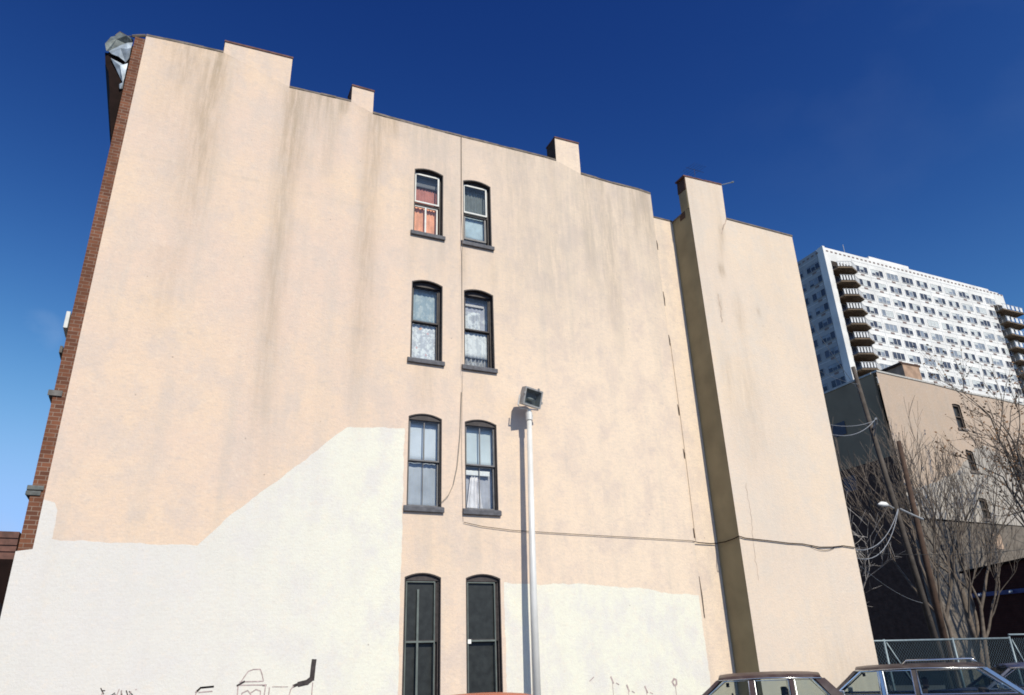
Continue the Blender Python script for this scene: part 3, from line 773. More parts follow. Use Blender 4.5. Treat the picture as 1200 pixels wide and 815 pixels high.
# ------------------------------------------------------------------ windows of the tenement
def frame_ring(mb, x0, x1, z0, z1, t, y0, y1, mi=0, tb=None):
    tb = tb or t
    mb.box(x0, x0 + t, y0, y1, z0, z1, mi); mb.box(x1 - t, x1, y0, y1, z0, z1, mi)
    mb.box(x0 + t, x1 - t, y0, y1, z0, z0 + tb, mi); mb.box(x0 + t, x1 - t, y0, y1, z1 - t, z1, mi)
def make_window(x0, x1, zb, zt, upm, lowm, kind, label=None):
    f = MB()
    o_ = {'muntin': -0.07, 'screen': -0.05}.get(kind, 0.0)      # how near the face the sashes sit
    jb = {'muntin': 0.036, 'screen': 0.05}.get(kind, 0.06)
    # lining of the reveal + arched head board
    f.box(x0, x0 + 0.02, WY + 0.002, WY + 0.24, zb + 0.12, zt)
    f.box(x1 - 0.02, x1, WY + 0.002, WY + 0.24, zb + 0.12, zt)
    hd = arch(x0 + 0.004, x1 - 0.004, zt - 0.06, zt - 0.001, RISE - 0.003)
    f.prism(hd, 'y', WY + 0.10 + o_, WY + 0.24)
    rim = arch(x0, x1, 0, zt, RISE - 0.001)[2:]; rin = arch(x0 + 0.02, x1 - 0.02, 0, zt - 0.022, RISE)[2:]
    for i in range(len(rim) - 1):
        (a, b), (c, d) = rim[i], rim[i + 1]; (a2, b2), (c2, d2) = rin[i], rin[i + 1]
        f.hexa([(a, WY + 0.003, b), (c, WY + 0.003, d), (c2, WY + 0.003, d2), (a2, WY + 0.003, b2), (a, WY + 0.1, b), (c, WY + 0.1, d), (c2, WY + 0.1, d2), (a2, WY + 0.1, b2)])
    f.box(x0 + 0.02, x0 + jb, WY + 0.12 + o_, WY + 0.235, zb + 0.12, zt - 0.06)
    f.box(x1 - jb, x1 - 0.02, WY + 0.12 + o_, WY + 0.235, zb + 0.12, zt - 0.06)
    win = f.build('window', DARKP, bld)
    if label: win['label'] = label
    s = MB(); s.hexa([(x0 - 0.065, WY - 0.065, zb), (x1 + 0.045, WY - 0.065, zb), (x1 + 0.045, WY - 0.001, zb), (x0 - 0.065, WY - 0.001, zb),
                      (x0 - 0.065, WY - 0.065, zb + 0.098), (x1 + 0.045, WY - 0.065, zb + 0.098), (x1 + 0.045, WY - 0.001, zb + 0.13), (x0 - 0.065, WY - 0.001, zb + 0.13)])
    s.box(x0 + 0.001, x1 - 0.001, WY, WY + 0.30, zb + 0.035, zb + 0.12)
    bev(s.build('sill', SILLM, win), 0.008)
    a, b = x0 + jb, x1 - jb
    z0, z1 = zb + 0.12, zt - 0.06
    zm = z0 + (z1 - z0) * 0.52
    if kind == 'storm':
        # white storm sash proud of the frame in the upper half, double-hung below
        u = MB(); frame_ring(u, x0 + 0.035, x1 - 0.075, zm, z1 + 0.02, 0.04, WY + 0.09, WY + 0.118); u.build('upper_sash', WHITEP, win)
        p = MB(); p.box(x0 + 0.07, x1 - 0.11, WY + 0.102, WY + 0.107, zm + 0.035, z1 - 0.015); p.build('pane', GLASS, win)
        a2 = x0 + 0.035; b2 = x1 - 0.09
        l = MB()
        if lowm == 'mullion':
            frame_ring(l, a2, b2, z0 + 0.06, zm - 0.05, 0.035, WY + 0.15, WY + 0.19)
            l.box((a2 + b2) / 2 - 0.02, (a2 + b2) / 2 + 0.02, WY + 0.148, WY + 0.185, z0 + 0.095, zm - 0.085)
            l.build('lower_sash', WHITEP, win)
        else:
            frame_ring(l, a2 + 0.03, b2, z0 + 0.17, zm - 0.02, 0.045, WY + 0.15, WY + 0.19)
            l.build('lower_sash', GREYP, win)
        mr_ = MB(); mr_.box(a, b, WY + 0.13, WY + 0.20, zm - 0.05, zm - 0.003); mr_.build('meeting_rail', DARKP, win)
        p = MB(); p.box(a + 0.03, b - 0.03, WY + 0.166, WY + 0.171, z0 + 0.10, zm - 0.06); p.build('pane', GLASS, win)
    else:
        t = {'plain': 0.032, 'muntin': 0.03, 'screen': 0.035}[kind]
        pane = SCREEN if kind == 'screen' else GLASS
        YB = WY + o_
        u = MB(); frame_ring(u, a, b, zm, z1, t, YB + 0.14, YB + 0.18)
        l = MB(); frame_ring(l, a, b, z0, zm + 0.012, t, YB + 0.185, YB + 0.225, 0, 0.05)
        if kind == 'muntin':
            u.box((a + b) / 2 - 0.012, (a + b) / 2 + 0.012, YB + 0.145, YB + 0.175, zm + t, z1 - t)
            l.box((a + b) / 2 - 0.006, (a + b) / 2 + 0.006, YB + 0.19, YB + 0.22, z0 + 0.05, zm + 0.012 - t)
        u.build('upper_sash', upm, win); l.build('lower_sash', lowm, win)
        p = MB(); p.box(a + t - 0.004, b - t + 0.004, YB + 0.157, YB + 0.162, zm + t - 0.004, z1 - t + 0.004); p.build('pane', pane, win)
        p = MB(); p.box(a + t - 0.004, b - t + 0.004, YB + 0.202, YB + 0.207, z0 + 0.046, zm + 0.016 - t); p.build('pane', pane, win)
        if kind == 'screen':
            v = MB(); frame_ring(v, x0 + 0.05, x1 - 0.10, z0 + 0.01, z1 - 0.01, 0.022, WY + 0.060, WY + 0.085)
            v.box(x0 + 0.072, x1 - 0.122, WY + 0.062, WY + 0.083, zm - 0.012, zm + 0.02)
            v.build('screen_frame', GREENP, win)
    return win
W = {}
keys = ('4L', '4R', '3L', '3R', '2L', '2R', '1L', '1R')
spec = {'4L': ('storm', WHITEP, 'mullion'), '4R': ('storm', WHITEP, 'hung'), '3L': ('plain', DARKP, DARKP), '3R': ('plain', DARKP, DARKP), '2L': ('muntin', GREYP, GREYP), '2R': ('muntin', GREYP, GREYP), '1L': ('screen', DARKP, DARKP), '1R': ('screen', DARKP, DARKP)}
lab = {'4L': 'arched window with white storm sash over glowing pink curtains', '4R': 'arched window with white storm sash over a raised lower sash', '1L': 'tall arched window behind a black screen, left of the two', '1R': 'tall arched window behind a black screen with a small white tag'}
for k, (x0, x1, zb, zt) in zip(keys, WINS):
    kd, um, lm = spec[k]
    W[k] = make_window(x0, x1, zb, zt, um, lm, kd, lab.get(k))
tg = MB(); tg.box(5.665, 5.735, WY + 0.050, WY + 0.059, 2.09, 2.17)
tag(tg.build('paper_tag', simple('white_card', (0.85, 0.84, 0.80), 0.7)), 'small white tag stuck to the black screen of the ground-floor window', 'tag')
st = MB(); st.box(4.615, 4.655, WY + 0.064, WY + 0.082, 1.05, 3.1)
tag(st.build('shade_cord', GREENP), 'pale vertical strip hanging behind the left black window screen', 'cord')

# shades and curtains, each hanging just behind its glass
def cloth(name, x0, x1, z0, z1, y, mat, label, cat, amp=0.012, freq=60, taper=0.0, group=None):
    n = 40; b = MB()
    for i in range(n):
        for (q0, q1) in ((i / n, (i + 1) / n),):
            def P(q, z, tt):
                x = x0 + (x1 - x0) * q
                xc = (x0 + x1) / 2
                x = xc + (x - xc) * (1 - taper * tt)
                return (x, y + amp * math.sin(q * (x1 - x0) * freq + 1.3 * math.sin(q * 9)), z)
            rows = 6
            for j in range(rows):
                za = z0 + (z1 - z0) * j / rows; zc = z0 + (z1 - z0) * (j + 1) / rows
                ta = j / rows; tc_ = (j + 1) / rows
                b.face([P(q0, za, ta), P(q1, za, ta), P(q1, zc, tc_), P(q0, zc, tc_)])
    o = b.build(name, mat, smooth=True, fix=False)
    o.modifiers.new('weld', 'WELD').merge_threshold = 0.0005
    solid(o, 0.003)
    return tag(o, label, cat, group)
def lace(name, base, alt, spots, sc=9.0, thr=(0.45, 0.6)):
    mt, nt, bs = newmat(name)
    bs.inputs['Roughness'].default_value = 0.9
    pos = nt.nodes.new('ShaderNodeNewGeometry').outputs['Position']
    c = mixc(nt, ramp(nt, noise_node(nt, pos, sc, 4, 0.6), thr[0], thr[1], 0, 1), base, alt)
    for i, (col, s_, t_) in enumerate(spots):
        vo = nt.nodes.new('ShaderNodeTexVoronoi'); vo.inputs['Scale'].default_value = s_
        mp_ = nt.nodes.new('ShaderNodeMapping'); mp_.inputs['Location'].default_value = (i * 3.7, 0, i * 1.9)
        L(nt, pos, mp_.inputs[0]); L(nt, mp_.outputs[0], vo.inputs['Vector'])
        c = mixc(nt, ramp(nt, vo.outputs['Distance'], t_ * 0.6, t_, 0.9, 0.0), c, col)
    L(nt, c, bs.inputs['Base Color'])
    return mt
CY = WY + 0.265
def wx(k): return WINS[keys.index(k)]
x0, x1, zb, zt = wx('4L'); zm = zb + 0.12 + (zt - 0.18 - zb) * 0.52
cloth('roller_blind', x0 + .05, x1 - .03, zt - 0.33, zt - 0.0, CY - 0.02, simple('grey_blind', (0.20, 0.20, 0.21), 0.9), 'grey roller blind pulled part way down in the top left window', 'blind', 0.002)
cloth('curtain', x0 + .03, x1 - .02, zm - 0.02, zt - 0.05, CY + 0.03, simple('dusty_rose_cloth', (0.52, 0.20, 0.16), 0.9), 'dusty rose curtain in the upper half of the top left window', 'curtain', 0.01, 90)
cloth('curtain', x0 + .05, x1 - .03, zb + 0.08, zm - 0.02, CY + 0.0, simple('salmon_cloth', (0.86, 0.40, 0.25), 0.9, var=0.2, scale=5), 'bright salmon curtain in the lower half of the top left window', 'curtain', 0.012, 70)
x0, x1, zb, zt = wx('4R')
cloth('curtain', x0 + .03, x1 - .02, zm - 0.02, zt - 0.03, CY, simple('grey_green_cloth', (0.17, 0.185, 0.18), 0.9), 'dark grey pleated curtain in the top right window', 'curtain', 0.015, 80)
cloth('roller_blind', x0 + .03, x1 - .02, zb + 0.36, zm - 0.02, CY - 0.02, simple('pale_blue_blind', (0.46, 0.56, 0.62), 0.85), 'pale blue blind below the storm sash of the top right window', 'blind', 0.002)
cloth('cafe_curtain', x0 + .06, x1 - .06, zb + 0.08, zb + 0.22, CY - 0.05, simple('white_cloth', (0.72, 0.70, 0.70), 0.9), 'white strip of cloth at the foot of the top right window', 'curtain', 0.012, 60)
x0, x1, zb, zt = wx('3L'); zm = zb + 0.12 + (zt - 0.18 - zb) * 0.52
cloth('curtain', x0 + .03, x1 - .02, zm, zt - 0.03, CY, lace('blue_sheer', (0.33, 0.41, 0.46), (0.48, 0.54, 0.56), [((0.62, 0.66, 0.66), 5.0, 0.16), ((0.55, 0.25, 0.2), 2.6, 0.12)], 6), 'blue grey sheer curtain with pale sprigs behind the third-floor left upper pane', 'curtain', 0.008, 60)
cloth('curtain', x0 + .03, x1 - .02, zb + 0.08, zm, CY - 0.02, lace('flowered_lace', (0.52, 0.53, 0.57), (0.80, 0.81, 0.81), [((0.80, 0.42, 0.25), 3.2, 0.15), ((0.72, 0.38, 0.38), 4.1, 0.13), ((0.88, 0.88, 0.86), 8.0, 0.2)], 10), 'flowered lace curtain behind the third-floor left lower pane', 'curtain', 0.01, 60)
x0, x1, zb, zt = wx('3R')
cloth('curtain', x0 + .03, x1 - .02, zm - 0.05, zt - 0.03, CY + 0.03, lace('mauve_sheer', (0.40, 0.40, 0.46), (0.52, 0.52, 0.57), [((0.75, 0.75, 0.76), 3.0, 0.22)], 5), 'mauve grey sheer curtain behind the third-floor right upper pane', 'curtain', 0.008, 60)
cloth('valance', x0 + .06, x1 - .14, zt - 0.27, zt - 0.21, CY - 0.01, simple('white_valance', (0.62, 0.58, 0.56), 0.9), 'narrow white curtain heading near the top of the third-floor right window', 'valance', 0.003)
cloth('curtain', x0 + .12, x1 - .25, zm + 0.0, zt - 0.42, CY - 0.02, lace('white_net', (0.75, 0.76, 0.76), (0.45, 0.46, 0.50), [((0.85, 0.85, 0.84), 6, 0.2)], 7), 'white net curtain tied up in the third-floor right window', 'curtain', 0.014, 50)
cloth('curtain', x0 + .03, x1 - .08, zb + 0.42, zm, CY - 0.03, lace('white_lace', (0.78, 0.78, 0.77), (0.60, 0.61, 0.62), [((0.40, 0.36, 0.34), 6.5, 0.10)], 7), 'white lace curtain behind the third-floor right lower pane', 'curtain', 0.012, 60)
cloth('curtain', x0 + .03, x1 - .02, zb + 0.08, zb + 0.55, CY + 0.02, lace('striped_grey', (0.30, 0.29, 0.29), (0.52, 0.51, 0.51), [((0.6, 0.3, 0.28), 3.0, 0.10)], 9), 'grey striped cloth at the foot of the third-floor right window', 'curtain', 0.03, 70)
x0, x1, zb, zt = wx('2L'); zm = zb + 0.12 + (zt - 0.18 - zb) * 0.52
cloth('roller_blind', x0 + .03, x1 - .02, zm, zt - 0.02, CY - 0.08, simple('pale_blind', (0.62, 0.66, 0.72), 0.85, var=0.12, scale=2), 'pale blue white blind filling the second-floor left window', 'blind', 0.003, 20)
cloth('curtain', x0 + .03, x1 - .02, zb + 0.08, zm, CY - 0.07, simple('grey_sheer', (0.42, 0.44, 0.48), 0.9, var=0.15, scale=3), 'plain grey sheer in the lower half of the second-floor left window', 'curtain', 0.006, 40)
x0, x1, zb, zt = wx('2R')
cloth('roller_blind', x0 + .03, x1 - .02, zm - 0.02, zt - 0.02, CY - 0.08, simple('pale_blind_green', (0.58, 0.64, 0.67), 0.85, var=0.12, scale=2), 'pale grey blind in the upper half of the second-floor right window', 'blind', 0.003, 20)
cloth('valance', x0 + .06, x1 - .12, zm - 0.20, zm - 0.09, CY - 0.10, simple('white_valance_b', (0.80, 0.79, 0.78), 0.9), 'white valance just under the rail of the second-floor right window', 'valance', 0.006, 70)
cloth('curtain', x0 + .10, x1 - .28, zb + 0.08, zm - 0.20, CY - 0.07, simple('white_drape', (0.78, 0.74, 0.75), 0.9, var=0.15), 'white drape gathered to a point in the second-floor right window', 'curtain', 0.016, 60, taper=0.55)
cloth('curtain', x0 + .03, x1 - .02, zb + 0.08, zm - 0.02, CY - 0.02, simple('lilac_sheer', (0.44, 0.44, 0.49), 0.9, var=0.15), 'lilac grey sheer behind the drape of the second-floor right window', 'curtain', 0.006, 40)

# ------------------------------------------------------------------ cables on the wall
def sagline(a, b, sag, n=14):
    a = Vector(a); b = Vector(b)
    return [a.lerp(b, i / n) - Vector((0, 0, sag * 4 * (i / n) * (1 - i / n))) for i in range(n + 1)]
cbl = MB()
yy = WY - 0.03
path = [(5.56, yy, 4.43), (6.0, yy, 4.36), (6.67, yy, 4.31), (7.6, yy, 4.295), (8.77, yy, 4.28), (10.1, yy, 4.27), (11.34, yy, 4.255), (11.55, yy + .03, 4.225), (11.9, yy + .04, 4.215), (12.08, WY, 4.225), (12.11, 14.2, 4.22), (12.11, 13.9, 4.24), (12.13, WGY - .03, 4.275), (12.3, WGY - .03, 4.235), (12.6, WGY - .03, 4.22), (13.01, WGY - .03, 4.20), (13.6, WGY - .03, 4.165), (14.07, WGY - .03, 4.16), (14.6, WGY - .03, 4.10), (15.04, WGY - .03, 4.12), (15.4, WGY - .03, 4.16), (15.8, WGY - .03, 4.13)]
cbl.tube(path, [0.006] * 7 + [0.012] * 15, 5)
cbl.tube(sagline((14.3, WGY - .03, 4.13), (15.1, WGY - .03, 4.11), 0.09), 0.006, 4)
tag(cbl.build('cable', BROWNP), 'dark cable running level across the wall and around the rear wing', 'cable')
dn = MB()
dn.tube([(5.565, WY - .02, 14.44), (5.562, WY - .02, 13.2), (5.555, WY - .02, 12.0), (5.555, WY - 0.10, 11.35), (5.552, WY - .10, 11.1), (5.562, WY - .02, 10.9), (5.56, WY - .02, 9.0), (5.54, WY - .10, 8.0), (5.54, WY - .1, 7.85), (5.555, WY - .02, 7.6), (5.53, WY - .02, 6.0), (5.555, WY - .02, 4.45)], [0.008, 0.008, 0.008, 0.007, 0.006, 0.006, 0.004, 0.004, 0.004, 0.003, 0.003, 0.003], 5)
tag(dn.build('cable', simple('dull_cable', (0.21, 0.16, 0.12), 0.8)), 'dark cable dropping straight down from the roof beside the right window column', 'cable')
dn = MB()
dn.tube([(5.53, WY - .02, 7.3), (5.49, WY - .03, 6.3), (5.42, WY - .04, 5.6), (5.33, WY - .05, 5.2), (5.22, WY - .05, 4.97), (5.10, WY - .04, 4.84), (5.05, WY + .02, 4.80)], 0.006, 5)
tag(dn.build('cable', simple('olive_cable', (0.22, 0.19, 0.13), 0.8)), 'thin slack cable curving into the second-floor left window', 'cable')
dn = MB()
dn.tube([(11.46, WY - .03, 9.4), (11.47, WY - .03, 7.6), (11.47, WY - .03, 6.4), (11.45, WY - .03, 4.5), (11.45, WY - .03, 4.26)], 0.007, 5)
tag(dn.build('cable', BROWNW), 'thin brown cable dropping along the seam beside the light court', 'cable')

# ------------------------------------------------------------------ floodlight on its pole
PX, PYY = 6.98, 14.16
fp = thing('floodlight_pole', 'white steel pole with a square floodlight standing close to the wall', 'lamp post', (PX, PYY, 0))
o = MB(); o.tube([(PX - .06, PYY, 0), (PX - .03, PYY, 3.0), (PX + .05, PYY, 6.78)], [0.088, 0.074, 0.056], 20); o.build('pole', STEEL, fp, smooth=True)
o = MB(); o.box(PX - .2, PX + .08, PYY - .14, PYY + .14, 0, 0.03)
bev(o.build('base_plate', STEEL, fp))
tx = PX + .05
o = MB(); o.tube([(tx, PYY, 6.70), (tx, PYY, 6.88)], [0.075, 0.075], 16); o.tube([(tx, PYY, 6.881), (tx, PYY, 6.96)], [0.045, 0.045], 12); o.build('collar', STEEL, fp, smooth=False)
hc = Vector((tx - 0.0, PYY - 0.06, 7.21))
tilt = Matrix.Rotation(R(3), 4, 'Y') @ Matrix.Rotation(R(17), 4, 'Z') @ Matrix.Rotation(R(14), 4, 'X')
def hp(x, y, z):
    return tuple(hc + (tilt @ Vector((x, y, z))))
hd_ = MB()
hw, hh = 0.265, 0.205
F0 = [hp(-hw, -0.13, -hh), hp(hw, -0.13, -hh), hp(hw, -0.13, hh), hp(-hw, -0.13, hh)]
F1 = [hp(-hw * .95, 0.02, -hh * .95), hp(hw * .95, 0.02, -hh * .95), hp(hw * .95, 0.02, hh * .95), hp(-hw * .95, 0.02, hh * .95)]
F2 = [hp(-hw * .6, 0.16, -hh * .6), hp(hw * .6, 0.16, -hh * .6), hp(hw * .6, 0.16, hh * .6), hp(-hw * .6, 0.16, hh * .6)]
for A, B in ((F0, F1), (F1, F2)):
    for i in range(4):
        j = (i + 1) % 4; hd_.face([A[i], A[j], B[j], B[i]])
hd_.face(F2)
fr = 0.035
I0 = [hp(-hw + fr, -0.13, -hh + fr), hp(hw - fr, -0.13, -hh + fr), hp(hw - fr, -0.13, hh - fr), hp(-hw + fr, -0.13, hh - fr)]
for i in range(4):
    j = (i + 1) % 4; hd_.face([F0[i], F0[j], I0[j], I0[i]])
I1 = [hp(-hw + fr + .05, 0.0, -hh + fr + .05), hp(hw - fr - .05, 0.0, -hh + fr + .05), hp(hw - fr - .05, 0.0, hh - fr - .05), hp(-hw + fr + .05, 0.0, hh - fr - .05)]
REFL = simple('reflector', (0.36, 0.37, 0.38), 0.4, 0.3)
for i in range(4):
    j = (i + 1) % 4; hd_.face([I0[i], I0[j], I1[j], I1[i]], 1)
hd_.face(I1, 1)
LAMPH = simple('cast_housing', (0.42, 0.41, 0.40), 0.5, 0.3, var=0.15)
head = hd_.build('flood_head', [LAMPH, REFL], fp, fix=False)
gl = MB(); gl.face([hp(-hw + fr, -0.122, -hh + fr), hp(hw - fr, -0.122, -hh + fr), hp(hw - fr, -0.122, hh - fr), hp(-hw + fr, -0.122, hh - fr)])
solid(gl.build('lens', glassmat('lamp_lens', (0.72, 0.75, 0.76), 0.06), head, fix=False), 0.004)
bl_ = MB(); bl_.tube([hp(-0.09, -0.05, -0.03), hp(0.0, -0.06, -0.03), hp(0.09, -0.05, -0.03)], [0.02, 0.032, 0.02], 10)
bl_.build('bulb', simple('bulb_glass', (0.8, 0.8, 0.78), 0.2), head, smooth=True)
for (dx, dz) in ((-hw - .008, 0.05), (hw + .008, -0.06), (0.12, hh + 0.012)):
    q = MB(); c_ = [hp(dx + sx * .018, -0.125 + sy * .02, dz + sz * .025) for sz in (-1, 1) for (sx, sy) in ((-1, -1), (1, -1), (1, 1), (-1, 1))]
    q.hexa(c_); q.build('latch', LAMPH, head)
yk = MB()
yk.tube([hp(-hw - .03, 0.0, 0.0), hp(-hw - .03, 0.0, -hh - .02), (tx - 0.22, PYY - .02, 6.955), (tx + 0.22, PYY - .02, 6.955), hp(hw + .03, 0.0, -hh - .02), hp(hw + .03, 0.0, 0.0)], 0.016, 6)
yk.build('yoke', STEEL, fp)

# TV antenna on the wing chimney
an = MB()
an.tube([(13.40, WGY + .15, 14.56), (14.10, WGY + .15, 14.90)], 0.016, 5); an.tube([(14.09, WGY + .15, 14.895), (14.16, WGY + .15, 14.93)], 0.03, 5)
tag(an.build('antenna_boom', simple('dull_aluminium', (0.30, 0.33, 0.34), 0.4, 0.6)), 'single metal boom leaning out over the rear chimney top', 'antenna')
an = MB()
an.tube([(12.75, WGY + .2, 14.55), (12.75, WGY + .2, 15.05)], 0.007, 4)
for k in range(5): an.tube([(12.55 + .1 * k, WGY - .1, 15.0), (12.5 + .1 * k, WGY + .5, 15.05)], 0.004, 4)
an.tube([(12.45, WGY + .2, 15.02), (13.1, WGY + .2, 15.02)], 0.006, 4)
tag(an.build('roof_antenna', simple('thin_wire', (0.10, 0.09, 0.10), 0.5, 0.5)), 'faint thin rod antenna above the rear chimney', 'antenna')

# ------------------------------------------------------------------ high-rise tower
TWY = 75.0; TX0, TX1 = 93.4, 139.9
TZ = 65.0
tow = thing('apartment_tower', 'distant white slab tower with a grid of windows and corner balconies', 'tower', (TX0 + 23, TWY, 0))
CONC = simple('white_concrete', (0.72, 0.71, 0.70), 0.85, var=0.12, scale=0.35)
SHADEC = simple('shaded_concrete', (0.34, 0.35, 0.37), 0.85, var=0.12, scale=0.5)  # darker copy of the white concrete, with the end face's shade in its colour
TGL = simple('tower_glass_dark', (0.055, 0.06, 0.085), 0.25, var=0.5, scale=0.6)
TBL = simple('tower_glass_pale', (0.24, 0.27, 0.32), 0.3, var=0.25, scale=0.9)
TBW = simple('tower_blind', (0.52, 0.55, 0.56), 0.7)
TGR = simple('tower_grille', (0.22, 0.16, 0.15), 0.8)
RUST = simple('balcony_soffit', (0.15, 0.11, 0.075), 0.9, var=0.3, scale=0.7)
RAIL = simple('balcony_panel', (0.68, 0.68, 0.69), 0.7)
FH = 2.59
BX0 = TX0 + 1.4; BX1 = TX0 + 6.4           # balcony bay
EX = TX1 - 4.0                              # end bay with balconies
tb = MB()
tb.box(BX1, EX, TWY, TWY + 18, 0, TZ, 0)
tb.box(TX0 + 0.01, BX0, TWY, TWY + 1.2, 0, TZ, 0)
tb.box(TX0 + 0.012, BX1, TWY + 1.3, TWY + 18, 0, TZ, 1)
tb.box(BX0, BX1, TWY, TWY + 1.29, 62.6, TZ, 0)
tb.box(EX, TX1 - 1.3, TWY + 1.3, TWY + 18, 0, TZ, 0)
tb.box(TX1 - 1.29, TX1, TWY, TWY + 18, 0, TZ - 0.5, 0)
tb.box(EX, TX1 - 1.3, TWY, TWY + 1.29, 62.0, TZ - 0.3, 0)
tb.box(104.9, 114.8, TWY + 0.3, TWY + 9, TZ, TZ + 0.75, 0)
tb.box(TX0 + 0.0, TX0 + 0.5, TWY - 0.15, TWY + 0.9, 0, TZ + 0.1, 0)
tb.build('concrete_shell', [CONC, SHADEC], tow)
pj_ = MB()                                  # cast joints between floors and bays
for r_ in range(13):
    zj = 63.2 - 0.9 + 1.42 - r_ * FH
    pj_.box(BX1, EX, TWY - 0.022, TWY - 0.003, zj - 0.035, zj + 0.035); pj_.box(TX0 - 0.012, TX0 + 0.008, TWY + 1.35, TWY + 17.9, zj - 0.05, zj + 0.05)
for c_ in range(11):
    xj = BX1 + 0.14 + c_ * 3.72
    pj_.box(xj - 0.03, xj + 0.03, TWY - 0.018, TWY - 0.003, 30, TZ - 0.9)
tag(pj_.build('panel_joints', simple('joint_grey', (0.56, 0.56, 0.57), 0.9), tow), kind='stuff')
pd = MB()                                   # slotted parapet
x = TX0 + 0.8
while x < TX1 - 0.5:
    pd.box(x, x + 0.5, TWY - 0.04, TWY - 0.005, TZ - 0.75, TZ - 0.5); x += 1.0
y = TWY + 1.0
while y < TWY + 17:
    pd.box(TX0 - 0.03, TX0 + 0.005, y, y + 0.5, TZ - 0.75, TZ - 0.5); y += 1.0
tag(pd.build('parapet_slots', TGR, tow), kind='stuff')
rnd = random.Random(3)
wins = []
for r_ in range(11):
    zc = 63.2 - 0.9 - r_ * FH
    for c_ in range(10):
        wins.append(('f', BX1 + 2.0 + c_ * 3.72, zc))
wins.sort(key=lambda q: (-q[2], q[1]))
def tower_win(mb, gm_, kind, a, zc):
    st_ = rnd.random()
    hw_, hh_ = 1.40, 0.58
    if kind == 'f':
        X = lambda u, d, z: (a + u, TWY - d, z)
    else:
        X = lambda u, d, z: (TX0 - d, a - u, z)
    def bx(m_, u0, u1, d0, d1, z0, z1, mi):
        P = [X(u0, d0, z0), X(u1, d0, z0), X(u1, d1, z0), X(u0, d1, z0), X(u0, d0, z1), X(u1, d0, z1), X(u1, d1, z1), X(u0, d1, z1)]
        m_.hexa(P, mi)
    # recessed-looking glazing made of three lights in a thin frame
    split = (-hw_, -0.46, 0.46, hw_)
    for i in range(3):
        mi = 1 if st_ < 0.45 else 2
        if st_ > 0.62: mi = 2 if i == 1 else 1
        if st_ > 0.85: mi = rnd.choice((1, 2, 3))
        if i == 1 and 0.25 < st_ < 0.45: mi = 3
        bx(mb, split[i] + 0.03, split[i + 1] - 0.03, 0.004, 0.03, zc - hh_, zc + hh_, mi)
        if rnd.random() < 0.4: bx(mb, split[i] + 0.05, split[i + 1] - 0.05, 0.031, 0.04, zc + hh_ - rnd.uniform(0.2, 0.8), zc + hh_ - 0.03, 3)
    for u in split: bx(mb, u - 0.04, u + 0.04, 0.004, 0.07, zc - hh_ - 0.05, zc + hh_ + 0.05, 0)
    bx(mb, -hw_, hw_, 0.004, 0.065, zc + hh_, zc + hh_ + 0.06, 0); bx(mb, -hw_, hw_, 0.004, 0.09, zc - hh_ - 0.06, zc - hh_, 0)
    bx(gm_, -0.42, 0.42, 0.004, 0.05, zc - hh_ - 0.62, zc - hh_ - 0.30, 0)
rest = MB(); restg = MB()
for i, (kd, a, zc) in enumerate(wins):
    if i < 76 and zc > 40:
        b = MB(); g_ = MB(); tower_win(b, g_, kd, a, zc)
        wo = b.build('window', [CONC, TGL, TBL, TBW], tow); g_.build('grille', TGR, wo)
    else:
        tower_win(rest, restg, kd, a, zc)
tag(rest.build('window_grid', [CONC, TGL, TBL, TBW], tow), kind='stuff')
tag(restg.build('grille_grid', TGR, tow), kind='stuff')
SIDEGL = simple('tower_side_glass', (0.08, 0.09, 0.13), 0.3)
for r_ in range(12):
    zc = 62.3 - r_ * FH
    b = MB(); g_ = MB()
    tower_win(b, g_, 's', TWY + 2.6, zc)
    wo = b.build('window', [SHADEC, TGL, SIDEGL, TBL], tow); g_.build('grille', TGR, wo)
    b = MB(); g_ = MB(); tower_win(b, g_, 's', TWY + 6.3, zc)
    wo = b.build('window', [SHADEC, TGL, SIDEGL, TBL], tow); g_.build('grille', TGR, wo)
# balconies
def balcony(xa, xb, zfl, out_, side=0.0):
    b = MB()
    pts = [(xa, TWY + 1.25), (xa, TWY - out_ * 0.55), (xa + (xb - xa) * 0.5, TWY - out_), (xb - 0.2, TWY - out_ * 0.55), (xb, TWY + 1.25)]
    if side: pts = [(xa, TWY + 1.25), (xa, TWY - out_), (xb + side, TWY - out_), (xb + side, TWY + 2.5), (xb + 0.01, TWY + 2.5), (xb + 0.01, TWY - 0.02), (xb - 1.31, TWY - 0.02), (xb - 1.31, TWY + 1.25)]
    b.prism(pts, 'z', zfl - 0.24, zfl)
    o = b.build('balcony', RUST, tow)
    r = MB()
    q = pts[1:4]
    for i in range(len(q) - 1):
        a_, c_ = Vector(q[i]), Vector(q[i + 1])
        n = 5
        for k in range(n):
            p0 = a_.lerp(c_, (k + 0.2) / n); p1 = a_.lerp(c_, (k + 0.75) / n)
            r.hexa([(p0.x, p0.y, zfl + 0.12), (p1.x, p1.y, zfl + 0.12), (p1.x, p1.y + 0.05, zfl + 0.12), (p0.x, p0.y + 0.05, zfl + 0.12), (p0.x, p0.y, zfl + 0.95), (p1.x, p1.y, zfl + 0.95), (p1.x, p1.y + 0.05, zfl + 0.95), (p0.x, p0.y + 0.05, zfl + 0.95)])
        r.tube([(a_.x, a_.y + .02, zfl + 1.02), (c_.x, c_.y + .02, zfl + 1.02)], 0.05, 4)
    r.build('railing', RAIL, o)
for r_ in range(11):
    z = 60.9 - r_ * FH
    balcony(BX0 + 0.02, BX1 - 0.3, z, 1.9)
    balcony(EX + 0.02, TX1, z - 0.6, 1.5, 2.2)
